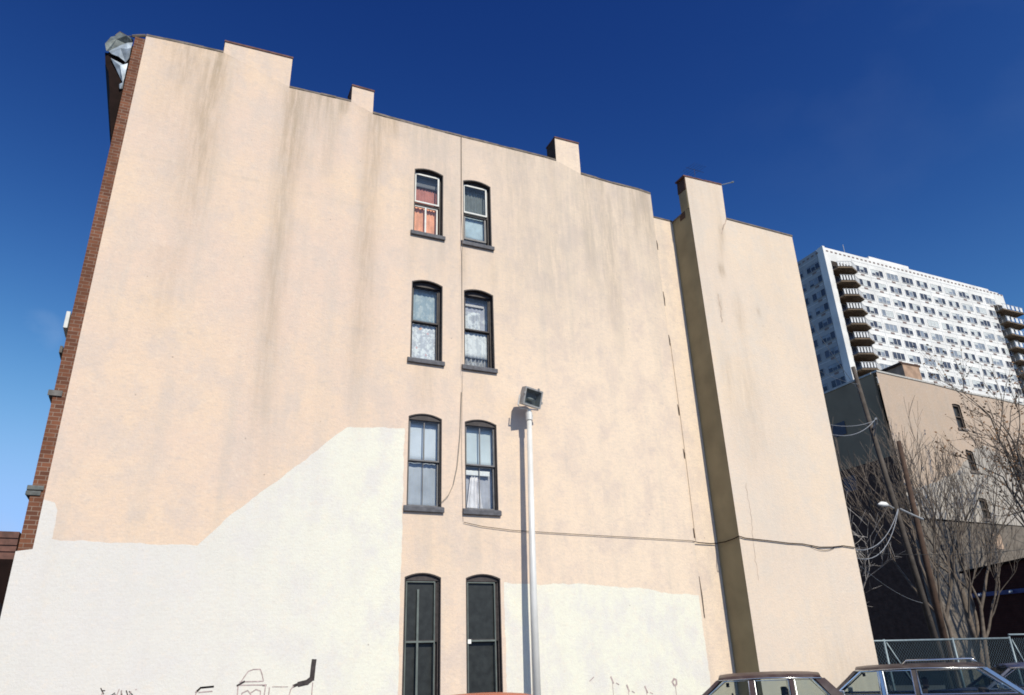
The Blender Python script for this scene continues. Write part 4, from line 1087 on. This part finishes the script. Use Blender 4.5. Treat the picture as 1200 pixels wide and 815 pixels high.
for r_ in range(11):
    z = 60.9 - r_ * FH
    for (xa, xb, za, zb) in ((BX0 + 0.1, BX0 + 2.6, 0.05, 2.2), (BX0 + 3.0, BX1 - 0.2, 0.4, 2.2), (EX + 0.1, EX + 2.5, -0.5, 1.6)):
        bb = MB(); bb.box(xa, xb, TWY + 1.22, TWY + 1.295, z + za, z + zb); bb.build('balcony_door', TGL, tow)
mast = MB(); mast.tube([(100.0, TWY + 1, TZ), (100.0, TWY + 1, TZ + 2.4)], 0.06, 5); mast.build('mast', SHADEC, tow)

# ------------------------------------------------------------------ neighbour building across the lot
NX, NY = 41.0, 31.0
nb = thing('neighbor_building', 'tan stucco tenement with a dark side wall and narrow windows behind bare trees', 'building', (NX + 8, NY, 0))
TAN = stucco('tan_stucco', (0.45, 0.335, 0.25), (0.47, 0.35, 0.265), (0.41, 0.325, 0.26), stain=False)
GREYST = stucco('grey_plaster', (0.36, 0.335, 0.305), (0.40, 0.37, 0.34), (0.31, 0.285, 0.26), stain=False)
RUBBLE = brick('grey_block', (0.20, 0.17, 0.145), (0.15, 0.13, 0.11), (0.22, 0.20, 0.18), 0.4, 0.2)
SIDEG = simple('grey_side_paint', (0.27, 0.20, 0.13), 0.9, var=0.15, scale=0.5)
nout = [(NX, 9.3), (57, 9.15), (57, 18.05), (53, 18.25), (49.8, 18.3), (46.3, 18.56), (NX, 18.77)]
nwins = [(47.75, 48.55, 15.6, 17.3), (47.75, 48.5, 12.65, 14.0), (47.7, 48.45, 9.5, 10.8), (52.85, 54.1, 12.3, 14.0), (52.85, 53.9, 9.6, 11.0)]
nholes = [arch(a, b, c, d, 0.06, 6) for (a, b, c, d) in nwins]
gpatch = jag([(NX - 1, 0), (60, 0), (60, 12.9), (53, 13.4), (50, 14.6), (48.8, 14.2), (46.5, 12.6), (44, 11.6), (NX - 1, 10.6)], 0.12, 0.3, 4.0)
def nsheet():
    o = sheet('stucco_wall', nout, nholes, [gpatch], NY, 0.5, [TAN], nb)
    o.data.materials.append(GREYST)
    for p in o.data.polygons:
        c = p.center
        if inside((c.x, c.z), gpatch): p.material_index = 1
nsheet()
b = MB(); b.box(NX + 0.02, 57, NY - 0.05, NY + 0.3, 0, 9.14); b.build('block_base', RUBBLE, nb)
b = MB(); b.box(48.0, 48.75, NY - 0.08, NY - 0.052, 7.6, 8.55); b.build('boarded_window', simple('pale_board', (0.42, 0.30, 0.22), 0.8, var=0.2), nb)
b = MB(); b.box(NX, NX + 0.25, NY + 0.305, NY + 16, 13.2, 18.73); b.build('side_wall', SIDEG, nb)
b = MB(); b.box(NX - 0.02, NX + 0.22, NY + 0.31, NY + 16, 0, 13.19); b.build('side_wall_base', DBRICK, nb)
b = MB(); b.box(NX + 0.26, 57, NY + 0.31, NY + 16, 17.6, 17.8); b.box(56.7, 57, NY + 0.31, NY + 15.7, 0, 17.6); b.box(NX + 0.26, 57, NY + 15.71, NY + 16, 0, 17.6); b.build('roof', ROOF, nb)
b = MB()
nl = [(NX, 18.77), (46.3, 18.56), (49.8, 18.3), (53, 18.25), (57, 18.05)]
for i in range(len(nl) - 1):
    (xa, za), (xb, zb) = nl[i], nl[i + 1]
    b.hexa([(xa, NY - .05, za + .003), (xb, NY - .05, zb + .003), (xb, NY + .4, zb + .003), (xa, NY + .4, za + .003), (xa, NY - .05, za + .12), (xb, NY - .05, zb + .12), (xb, NY + .4, zb + .12), (xa, NY + .4, za + .12)])
b.box(NX - 0.06, NX + 0.3, NY + 0.41, NY + 16, 18.74, 18.86)
b.build('coping', simple('pale_flashing', (0.45, 0.43, 0.40), 0.6, var=0.2), nb)
b = MB(); b.box(44.35, 46.0, NY + 0.42, NY + 2.2, 17.8, 19.95, 0); b.build('chimney', simple('tan_brick', (0.36, 0.24, 0.17), 0.9, var=0.3, scale=2), nb)
b = MB(); b.box(44.2, 46.15, NY + 0.40, NY + 2.3, 19.951, 20.10); b.build('chimney_cap', DBRICK, nb)
for (a, b2, c, d) in nwins:
    f = MB(); frame_ring(f, a, b2, c, d, 0.09, NY + 0.08, NY + 0.28); f.box(a + .09, b2 - .09, NY + .1, NY + .2, (c + d) / 2 - .04, (c + d) / 2 + .04)
    f.prism(arch(a, b2, d, d + .001, 0.06, 6)[1:], 'y', NY + .08, NY + .28)
    wo = f.build('window', simple('old_window_frame', (0.10, 0.075, 0.06), 0.7), nb)
    f = MB(); f.box(a + .085, b2 - .085, NY + 0.22, NY + 0.25, c + .085, d - .085); f.build('pane', simple('dusty_glass', (0.05, 0.05, 0.05), 0.2), wo)
    f = MB(); f.box(a - .1, b2 + .1, NY - .08, NY - .002, c - .16, c - .005); f.build('sill', simple('old_sill', (0.20, 0.17, 0.15), 0.8), wo)
SBL = simple('shaded_blue_glass', (0.07, 0.075, 0.10), 0.7)
for (ya, yb, za, zb) in ((34.3, 35.4, 15.5, 16.4), (34.4, 35.4, 11.7, 12.7)):
    f = MB(); f.box(NX - 0.05, NX - 0.021, ya, yb, za, zb); f.build('window', SBL, nb)

# dark brick garage on the right, its shaded side towards the lot
ga = thing('garage', 'low dark red brick garage wall with a blue strip behind the fence', 'garage', (35, 17, 0))
b = MB(); b.prism([(11.5, 0), (21.7, 0), (21.7, 4.70), (19.0, 4.96), (11.5, 5.4)], 'x', 31.0, 42.0); b.build('brick_wall', brick('oxblood_brick', (0.06, 0.018, 0.014), (0.045, 0.014, 0.012), (0.05, 0.03, 0.025)), ga)
b = MB(); b.hexa([(30.9, 11.4, 5.41), (30.9, 21.8, 4.72), (42.1, 21.8, 4.72), (42.1, 11.4, 5.41), (30.9, 11.4, 5.5), (30.9, 21.8, 4.80), (42.1, 21.8, 4.80), (42.1, 11.4, 5.5)]); b.build('roof_edge', BROWNP, ga)
b = MB(); b.box(30.93, 30.995, 12, 21.69, 3.72, 3.88); bl2 = b.build('blue_strip', simple('blue_enamel', (0.03, 0.04, 0.16), 0.4), ga)
for y in (21.1, 19.8):
    b = MB(); b.tube([(30.925, y, 3.81), (30.80, y, 3.80), (30.72, y, 3.76)], [0.04, 0.055, 0.03], 8); b.build('bulb_fitting', simple('opal_bulb', (0.6, 0.6, 0.62), 0.3), bl2, smooth=True)

# ------------------------------------------------------------------ chain-link fence
FY = 16.0
fe = thing('chain_link_fence', 'galvanised chain link fence with pipe posts behind the parked cars', 'fence', (24, FY, 0))
GALV = simple('galvanised_pipe', (0.21, 0.26, 0.29), 0.5, 0.3, var=0.2)
WIRE = simple('fence_wire', (0.065, 0.095, 0.115), 0.5, 0.4)
xs = [16.4, 18.75, 21.6, 24.2, 26.9, 30.2]
for x in xs:
    b = MB(); b.tube([(x, FY, 0), (x, FY, 2.04)], 0.035, 8); b.build('post', GALV, fe, smooth=True)
b = MB(); b.tube([(16.4, FY, 2.0), (24.2, FY, 1.99)], 0.028, 8); b.build('top_rail', GALV, fe, smooth=True)
b = MB(); b.tube([(24.2, FY, 2.09), (30.4, FY, 2.06)], 0.028, 8); b.build('top_rail', GALV, fe, smooth=True)
for (x, dx) in ((18.75, 1.1), (24.2, 0.75)):
    b = MB(); b.tube([(x + 0.05, FY - .03, 1.95), (x + dx, FY - .03, 0.4)], 0.022, 6); b.build('brace', GALV, fe, smooth=True)
b = MB()
sp = 0.11
i = 0
x = 14.4
while x < 30.2:
    for sgn in (1, -1):
        p0 = Vector((x, FY + .012 * sgn, 0.05)); p1 = Vector((x + 1.94, FY + .012 * sgn, 1.99))
        if sgn < 0: p0, p1 = Vector((x + 1.94, FY - .012, 0.05)), Vector((x, FY - .012, 1.99))
        # clip to run
        d = p1 - p0
        ts = sorted(((16.4 - p0.x) / d.x, (30.2 - p0.x) / d.x))
        t0, t1 = max(0, ts[0]), min(1, ts[1])
        if t1 > t0: b.tube([p0 + d * t0, p0 + d * t1], 0.0055, 3, cap=False)
    x += sp
tag(b.build('wire_mesh', WIRE, fe), kind='stuff')

# ------------------------------------------------------------------ utility poles, street lamp, wires
WOOD = simple('weathered_pole', (0.085, 0.07, 0.06), 0.9, var=0.3, scale=4, bump=0.3)
UW = simple('pale_conductor', (0.30, 0.31, 0.33), 0.5, 0.2)
up = thing('utility_pole', 'tall dark leaning utility pole with a white street lamp on its arm', 'utility pole', (23.6, 18, 0))
b = MB(); b.tube([(23.65, 18, 0), (23.08, 18, 6.27), (22.60, 18, 11.6)], [0.125, 0.10, 0.075], 12); b.build('pole', WOOD, up, smooth=True)
b = MB(); b.tube([(22.80, 17.9, 9.2), (22.2, 17.3, 9.12), (21.5, 16.7, 9.05)], 0.045, 6); b.tube([(22.75, 17.9, 8.9), (22.1, 17.2, 9.08)], 0.03, 6); b.build('crossarm', UW, up)
b = MB(); b.tube([(23.05, 18, 6.30), (22.8, 18, 6.40), (22.62, 18, 6.43)], 0.03, 6); la = b.build('lamp_arm', UW, up)
b = MB(); b.tube([(22.74, 18, 6.42), (22.62, 18, 6.44), (22.42, 18, 6.44), (22.26, 18, 6.42)], [0.04, 0.085, 0.09, 0.03], 10); b.build('lamp_head', simple('lamp_white', (0.80, 0.80, 0.79), 0.35), la, smooth=True)
b = MB(); b.tube([(23.15, 17.9, 6.30), (23.5, 17.8, 6.12), (23.95, 17.7, 5.93)], 0.035, 6); b.build('brace', UW, up)
p2 = thing('utility_pole', 'shorter brown wooden pole without arms between the lamp pole and the tree', 'utility pole', (25.2, 19, 0))
b = MB(); b.tube([(25.2, 19, 0), (25.3, 19, 5.2), (25.43, 19, 9.25)], [0.13, 0.11, 0.085], 12); b.build('pole', simple('brown_pole', (0.075, 0.045, 0.032), 0.9, var=0.3, scale=4, bump=0.3), p2, smooth=True)
def wire(pts, r, label, mat=UW, cat='wire'):
    b = MB(); b.tube(pts, r * 0.65, 4); return tag(b.build('overhead_wire', mat), label, cat)
wire(sagline((15.93, 14.4, 12.35), (22.7, 18, 10.6), 0.25), 0.014, 'pale wire from the rear wing roof corner down to the dark utility pole')
wire(sagline((15.9, 14.4, 9.55), (22.66, 17.95, 10.9), 0.15), 0.010, 'thin wire running nearly level in front of the tower to the pole top')
wire(sagline((21.5, 16.7, 9.05), (15.9, 14.2, 7.35), 0.35), 0.018, 'pale wire from the tip of the crossarm to the wing wall')
wire(sagline((21.7, 16.85, 9.07), (15.9, 14.9, 8.05), 0.30), 0.016, 'upper pale wire from the crossarm to the wing wall')
wire(sagline((23.0, 17.85, 6.25), (15.85, 14.2, 4.10), 0.75), 0.020, 'lower of two drooping wires below the street lamp')
wire(sagline((23.0, 17.85, 6.28), (15.86, 14.3, 4.30), 0.62), 0.020, 'upper of two drooping wires below the street lamp')
wire(sagline((15.85, 14.2, 4.1), (33.5, 18, 5.7), 0.3), 0.012, 'dark wire crossing level through the bare trees', BLACKW)
wire(sagline((15.8, WGY + .2, 3.95), (22.0, 17.0, 3.1), 0.2), 0.012, 'grey wire sloping down from the wing wall behind the branches', UW)

# ------------------------------------------------------------------ bare trees
def grow(mb, p, d, ln, r, depth, rnd, spread=0.5, upb=0.15, minr=0.006, twig=None):
    n = 4
    pts = [p.copy()]; rad = [r]
    q = p.copy(); dd = d.copy()
    for i in range(n):
        dd = (dd + Vector((rnd.uniform(-1, 1), rnd.uniform(-1, 1), rnd.uniform(-0.6, 0.9))) * 0.14 + Vector((0, 0, upb * 0.3))).normalized()
        q = q + dd * ln / n
        pts.append(q.copy()); rad.append(max(minr, r * (1 - 0.42 * (i + 1) / n)))
    (mb if r > 0.035 or twig is None else twig).tube(pts, rad, 6 if r > 0.05 else (4 if r > 0.015 else 3), cap=False)
    if depth == 0: return
    k = 3 if depth > 1 else 4
    for j in range(k):
        t = rnd.uniform(0.35, 1.0) if j else 1.0
        i0 = min(n - 1, int(t * n)); bp = pts[i0].lerp(pts[i0 + 1], t * n - i0) if i0 < n else pts[-1]
        ax = Vector((rnd.uniform(-1, 1), rnd.uniform(-1, 1), rnd.uniform(-0.5, 1))).normalized()
        nd = (dd + ax * spread * rnd.uniform(0.7, 1.4) + Vector((0, 0, upb))).normalized()
        grow(mb, bp, nd, ln * rnd.uniform(0.58, 0.85), max(minr, r * (0.62 if j else 0.58) * rnd.uniform(0.75, 1.0)), depth - 1, rnd, spread, upb, minr, twig)
BARK = simple('grey_bark', (0.135, 0.108, 0.088), 0.95, var=0.35, scale=5, bump=0.4)
TWIG = simple('twig_bark', (0.15, 0.12, 0.098), 0.9, var=0.3)
def tree(label, base, stems, depth, seed, spread, upb, bark=BARK, twigm=TWIG, leaves=0, leafm=None, minr=0.008):
    rnd = random.Random(seed)
    t = thing('bare_tree', label, 'tree', base)
    mb = MB(); tw = MB()
    for (dx, dy, d, ln, r) in stems:
        grow(mb, Vector(base) + Vector((dx, dy, 0)), Vector(d).normalized(), ln, r, depth, rnd, spread, upb, minr, tw)
    mb.build('trunk', bark, t, smooth=True, fix=False)
    if leaves:
        vv = [Vector(v) for v in tw.v]
        for k in range(leaves):
            c = rnd.choice(vv)
            if c.z < base[2] + leafm[1]: continue
            c = c + Vector((rnd.gauss(0, .12), rnd.gauss(0, .12), rnd.gauss(0, .12)))
            a = Vector((rnd.uniform(-1, 1), rnd.uniform(-1, 1), rnd.uniform(-1, 1))).normalized(); e = a.orthogonal().normalized(); f_ = a.cross(e)
            s_ = rnd.uniform(0.05, 0.11)
            tw.face([c + e * s_, c + f_ * s_ * .6, c - e * s_, c - f_ * s_ * .6], 1)
    tw.build('crown', [twigm] + ([leafm[0]] if leaves else []), t, fix=False)
    return t
tree('many-stemmed bare grey tree behind the fence in front of the tan building', (26.6, 19.6, 0),
     [(-0.4, 0, (0.06, 0, 1), 3.6, 0.11), (0.2, 0.2, (0.10, 0.05, 1), 3.3, 0.12), (0.8, -.2, (0.10, 0, 1), 3.4, 0.11), (1.4, 0.1, (-0.02, 0, 1), 3.9, 0.17)], 5, 17, 0.50, 0.10, minr=0.007)
LEAFB = simple('dead_leaf', (0.22, 0.12, 0.06), 0.9, var=0.4)
tree('bare tree with brown dead leaves at the right edge beside the tan building', (43.0, 24.6, 0),
     [(0, 0, (-0.02, 0, 1), 6.0, 0.32), (0.6, 0.3, (0.10, 0.1, 1), 6.2, 0.24)], 5, 5, 0.60, 0.02, leaves=2600, leafm=(LEAFB, 9.5))
tree('pale twiggy bare tree beside the corner of the rear wing', (23.1, 20.2, 0),
     [(0, 0, (-0.10, -.05, 1), 2.6, 0.09), (0.3, 0.2, (-0.2, 0, 1), 2.3, 0.08)], 5, 23, 0.75, -0.03, twigm=simple('pale_twig', (0.36, 0.33, 0.31), 0.8, var=0.3), minr=0.007)

# ------------------------------------------------------------------ cars
TYRE = simple('tyre_rubber', (0.02, 0.02, 0.02), 0.85)
RIM = simple('wheel_chrome', (0.55, 0.55, 0.56), 0.25, 0.9)
CHROME = simple('chrome_trim', (0.66, 0.67, 0.69), 0.2, 0.9, var=0.05)
CGLASS = glassmat('car_glass', (0.66, 0.73, 0.73), 0.03)
SEAT = simple('seat_vinyl', (0.07, 0.045, 0.04), 0.8)
LENSR = simple('tail_lens', (0.35, 0.02, 0.02), 0.2)
LENSW = simple('head_lens', (0.7, 0.72, 0.74), 0.1)
DARKC = simple('car_underside', (0.02, 0.02, 0.02), 0.9)
def paint(name, col):
    mt, nt, bs = newmat(name)
    bs.inputs['Base Color'].default_value = (*col, 1)
    bs.inputs['Roughness'].default_value = 0.5
    bs.inputs['Coat Weight'].default_value = 0.2; bs.inputs['Coat Roughness'].default_value = 0.25
    pos = nt.nodes.new('ShaderNodeTexCoord').outputs['Object']
    c = mixc(nt, ramp(nt, noise_node(nt, pos, 5, 5), 0.4, 0.75, 0, 0.25), col, (0.22, 0.20, 0.18))
    L(nt, c, bs.inputs['Base Color'])
    return mt
def car(label, loc, rz, col, Ln=4.7, Wd=1.78, zr=1.36, ub=(0.95, 0.38, -1.0, -1.55), pillars=((-0.35, .045, 0),), wagon=False, group='cars parked at an angle in the lot'):
    t = thing('parked_car', label, 'car', loc, rz, group)
    P = paint('car_paint', col)
    hw_ = Wd / 2; zbelt = 0.92
    a0, a1, c1, c0 = ub
    # lower body lofted along its length
    stn = [(-Ln / 2, .50, .72, .80), (-Ln / 2 + .06, .34, .82, .92), (-Ln / 2 + .5, .26, .88, .98), (c0, .24, .91, 1.0), (0, .22, .92, 1.0), (a0, .24, .92, 1.0), (Ln / 2 - .55, .27, .86, .98), (Ln / 2 - .07, .34, .78, .92), (Ln / 2, .48, .68, .80)]
    b = MB(); rings = []
    for (u, z0, z1, k) in stn:
        w_ = hw_ * k
        half = [(0, z0), (w_ * .80, z0), (w_ * .96, z0 + (z1 - z0) * .25), (w_, z0 + (z1 - z0) * .55), (w_ * .97, z1 - .05), (w_ * .88, z1), (0, z1 + .035)]
        rings.append([(u, y, z) for (y, z) in half] + [(u, -y, z) for (y, z) in half[-2:0:-1]])
    nr = len(rings[0])
    for i in range(len(rings) - 1):
        for j in range(nr):
            k = (j + 1) % nr
            b.face([rings[i][j], rings[i][k], rings[i + 1][k], rings[i + 1][j]])
    b.face(rings[0][::-1]); b.face(rings[-1])
    body = b.build('body', P, t, local=True)
    wl = body.modifiers.new('weld', 'WELD'); wl.merge_threshold = 0.001
    bev(body, 0.03, 2)
    # roof panel
    wr_ = hw_ - 0.25; wb_ = hw_ - 0.11
    nu, nv = 12, 10
    b = MB()
    def RP(i, j, under=0):
        s_ = i / nu; q = 2 * j / nv - 1
        u = a1 + (c1 - a1) * s_
        e = 4 * s_ * (1 - s_)
        z = zr - 0.035 + 0.055 * (1 - abs(q) ** 3) + 0.03 * e ** 0.6 - 0.035 * under
        return (u, q * (wr_ - 0.01 * under) * (1 - 0.03 * (1 - e)), z)
    for i in range(nu):
        for j in range(nv):
            b.face([RP(i, j), RP(i, j + 1), RP(i + 1, j + 1), RP(i + 1, j)])
            b.face([RP(i, j, 1), RP(i + 1, j, 1), RP(i + 1, j + 1, 1), RP(i, j + 1, 1)])
    for i in range(nu):
        for j in (0, nv): b.face([RP(i, j), RP(i + 1, j), RP(i + 1, j, 1), RP(i, j, 1)])
    for j in range(nv):
        for i in (0, nu): b.face([RP(i, j), RP(i, j + 1), RP(i, j + 1, 1), RP(i, j, 1)])
    rf_ = b.build('roof', P, t, smooth=True, local=True)
    rf_.modifiers.new('weld', 'WELD').merge_threshold = 0.001
    for sgn in (1, -1):
        b = MB(); b.tube([(a1, sgn * (wr_ + .008), zr - .05), ((a1 + c1) / 2, sgn * (wr_ + .012), zr - .03), (c1, sgn * (wr_ + .008), zr - .05)], 0.009, 6)
        b.build('drip_rail', CHROME, rf_, smooth=True, local=True)
    # pillars
    def pill(u0, u1, w0, w1, mat, name='pillar'):
        for sgn in (1, -1):
            b = MB()
            y0, y1 = sgn * wb_, sgn * wr_; zt_ = zr - 0.05
            b.hexa([(u0 - w0, y0 - sgn * .05, zbelt - .02), (u0 + w0, y0 - sgn * .05, zbelt - .02), (u0 + w0, y0, zbelt - .02), (u0 - w0, y0, zbelt - .02), (u1 - w1, y1 - sgn * .04, zt_), (u1 + w1, y1 - sgn * .04, zt_), (u1 + w1, y1 + .0, zt_), (u1 - w1, y1, zt_)])
            b.build(name, mat, t, local=True)
    pill(a0 - .02, a1 + .0, .035, .035, P)
    pill(c0 + .06, c1 + .02, .10 if not wagon else .045, .07 if not wagon else .045, P if not wagon else CHROME)
    for pu, pw_, pm in pillars:
        pill(pu, pu, pw_, pw_, CHROME if pm else P)
    # glass
    edges = [(a0 - .05, a1 - .04)] + [(p_[0], p_[0]) for p_ in pillars] + [(c0 + .15, c1 + .08)]
    for sgn in (1, -1):
        for i in range(len(edges) - 1):
            (u0, u1), (v0, v1) = edges[i], edges[i + 1]
            b = MB(); y0, y1 = sgn * (wb_ - .025), sgn * (wr_ - .02)
            b.face([(u0, y0, zbelt), (v0, y0, zbelt), (v1, y1, zr - .05), (u1, y1, zr - .05)])
            gw = b.build('side_window', CGLASS, t, local=True)
            fr_ = MB(); ring = [(u0 - .05, y0 + sgn * .02, zbelt + .02), (v0 + .05, y0 + sgn * .02, zbelt + .02), (v1 + .045, y1 + sgn * .022, zr - .065), (u1 - .045, y1 + sgn * .022, zr - .065)]
            fr_.tube(ring + [ring[0]], 0.016 if wagon else 0.007, 5); fr_.build('window_trim', CHROME, gw, local=True)
    for nm, u0, u1 in (('windscreen', a0, a1), ('rear_window', c0, c1)):
        b = MB(); b.face([(u0, -wb_ + .05, zbelt + .02), (u0, wb_ - .05, zbelt + .02), (u1, wr_ - .04, zr - .03), (u1, -wr_ + .04, zr - .03)])
        b.build(nm, CGLASS, t, local=True)
    # seats
    for (u, y) in ((0.05, .36), (0.05, -.36)):
        b = MB(); b.box(u - .05, u + .5, y - .26, y + .26, .35, .55); b.hexa([(u - .12, y - .26, .5), (u + .03, y - .26, .5), (u + .03, y + .26, .5), (u - .12, y + .26, .5), (u - .27, y - .22, 1.02), (u - .17, y - .22, 1.02), (u - .17, y + .22, 1.02), (u - .27, y + .22, 1.02)])
        b.box(u - .30, u - .20, y - .13, y + .13, 1.04, 1.20)
        bev(b.build('seat', SEAT, t, local=True), 0.02)
    b = MB(); b.box(-.95, -.45, -.62, .62, .35, .55); b.hexa([(-1.05, -.62, .5), (-.9, -.62, .5), (-.9, .62, .5), (-1.05, .62, .5), (-1.2, -.58, 1.0), (-1.08, -.58, 1.0), (-1.08, .58, 1.0), (-1.2, .58, 1.0)]); bev(b.build('rear_seat', SEAT, t, local=True), 0.02)
    b = MB(); th = [(0.62 + .0, -.36 + .18 * math.cos(a_ * math.pi / 8), 0.93 + .18 * math.sin(a_ * math.pi / 8)) for a_ in range(17)]; b.tube(th, .015, 6); b.build('steering_wheel', SEAT, t, local=True)
    b = MB(); b.box(a1 - .12, a1 - .08, -.12, .12, zr - .16, zr - .10); b.build('rear_view_mirror', DARKC, t, local=True)
    # wheels
    for u in (Ln / 2 - .85, -Ln / 2 + 1.05):
        for sgn in (1, -1):
            b = MB(); yy_ = sgn * (hw_ - .13)
            b.tube([(u, yy_ - .10, .31), (u, yy_ - .08, .31), (u, yy_ + .08, .31), (u, yy_ + .10, .31)], [.28, .31, .31, .28], 24)
            wo = b.build('wheel', TYRE, t, local=True)
            b = MB(); b.tube([(u, yy_ + sgn * .098, .31), (u, yy_ + sgn * .112, .31), (u, yy_ + sgn * .125, .31)], [.19, .18, .07], 20); b.build('rim', RIM, wo, local=True)
    # bumpers, lights, handles, mirror
    for s_, nm in ((1, 'bumper'), (-1, 'bumper')):
        b = MB(); b.box(s_ * Ln / 2 - .05, s_ * Ln / 2 + .09, -hw_ * .92, hw_ * .92, .40, .53); bev(b.build(nm, CHROME, t, local=True), 0.03)
    for sgn in (1, -1):
        b = MB(); b.box(Ln / 2 - .03, Ln / 2 + .012, sgn * .58 - .13, sgn * .58 + .13, .56, .67); b.build('headlight', LENSW, t, local=True)
        b = MB(); b.box(-Ln / 2 - .012, -Ln / 2 + .03, sgn * .6 - .14, sgn * .6 + .14, .57, .70); b.build('tail_light', LENSR, t, local=True)
        b = MB(); b.box(a0 - .32, a0 - .22, sgn * (hw_ + .0) - .05 * (1 - sgn), sgn * hw_ + .05 * (1 + sgn), .94, 1.04); bev(b.build('door_mirror', CHROME, t, local=True), 0.015)
        for u in (-.15, -1.05):
            b = MB(); b.box(u, u + .14, sgn * (hw_ + .004) - .012, sgn * (hw_ + .004) + .012, .80, .83); b.build('door_handle', CHROME, t, local=True)
    if wagon:
        rk = MB()
        for sgn in (1, -1):
            rk.tube([(.12, sgn * .50, zr + .03), (.04, sgn * .50, zr + .10), (-1.05, sgn * .50, zr + .10), (-1.12, sgn * .50, zr + .03)], .016, 6)
        for u in (.0, -.35, -.7, -1.03): rk.tube([(u, -.5, zr + .10), (u, .5, zr + .10)], .012, 6)
        rk.build('roof_rack', CHROME, t, smooth=True, local=True)
    return t
FACE = math.atan2(0.669, -0.743)
sed = car('maroon four-door sedan parked under the rear wing', (9.1, 10.1, 0), FACE, (0.05, 0.024, 0.022), ub=(1.30, 0.76, -0.74, -1.15), pillars=((0.27, .055, 0), (-0.31, .03, 0)), zr=1.385)
wag = car('dark brown station wagon with a chrome roof rack', (13.45, 11.0, 0), math.atan2(0.78, -0.62), (0.045, 0.028, 0.022), Ln=4.8, Wd=1.85, ub=(1.50, 0.95, -1.22, -1.80), pillars=((0.52, .028, 1), (-0.05, .06, 0)), wagon=True, zr=1.41)
blu = car('dark blue sedan parked beyond the wagon at the right edge', (16.45, 10.7, 0), FACE, (0.02, 0.028, 0.08), ub=(1.05, 0.45, -0.9, -1.45), pillars=((-0.25, .045, 0),), zr=1.35)
ora = car('orange-red small car whose roof just shows below the ground-floor windows', (2.95, 7.45, 0), R(175), (0.50, 0.11, 0.035), Ln=4.1, Wd=1.6, zr=1.348, ub=(0.75, 0.30, -0.55, -1.35), pillars=((-0.20, .045, 0),))
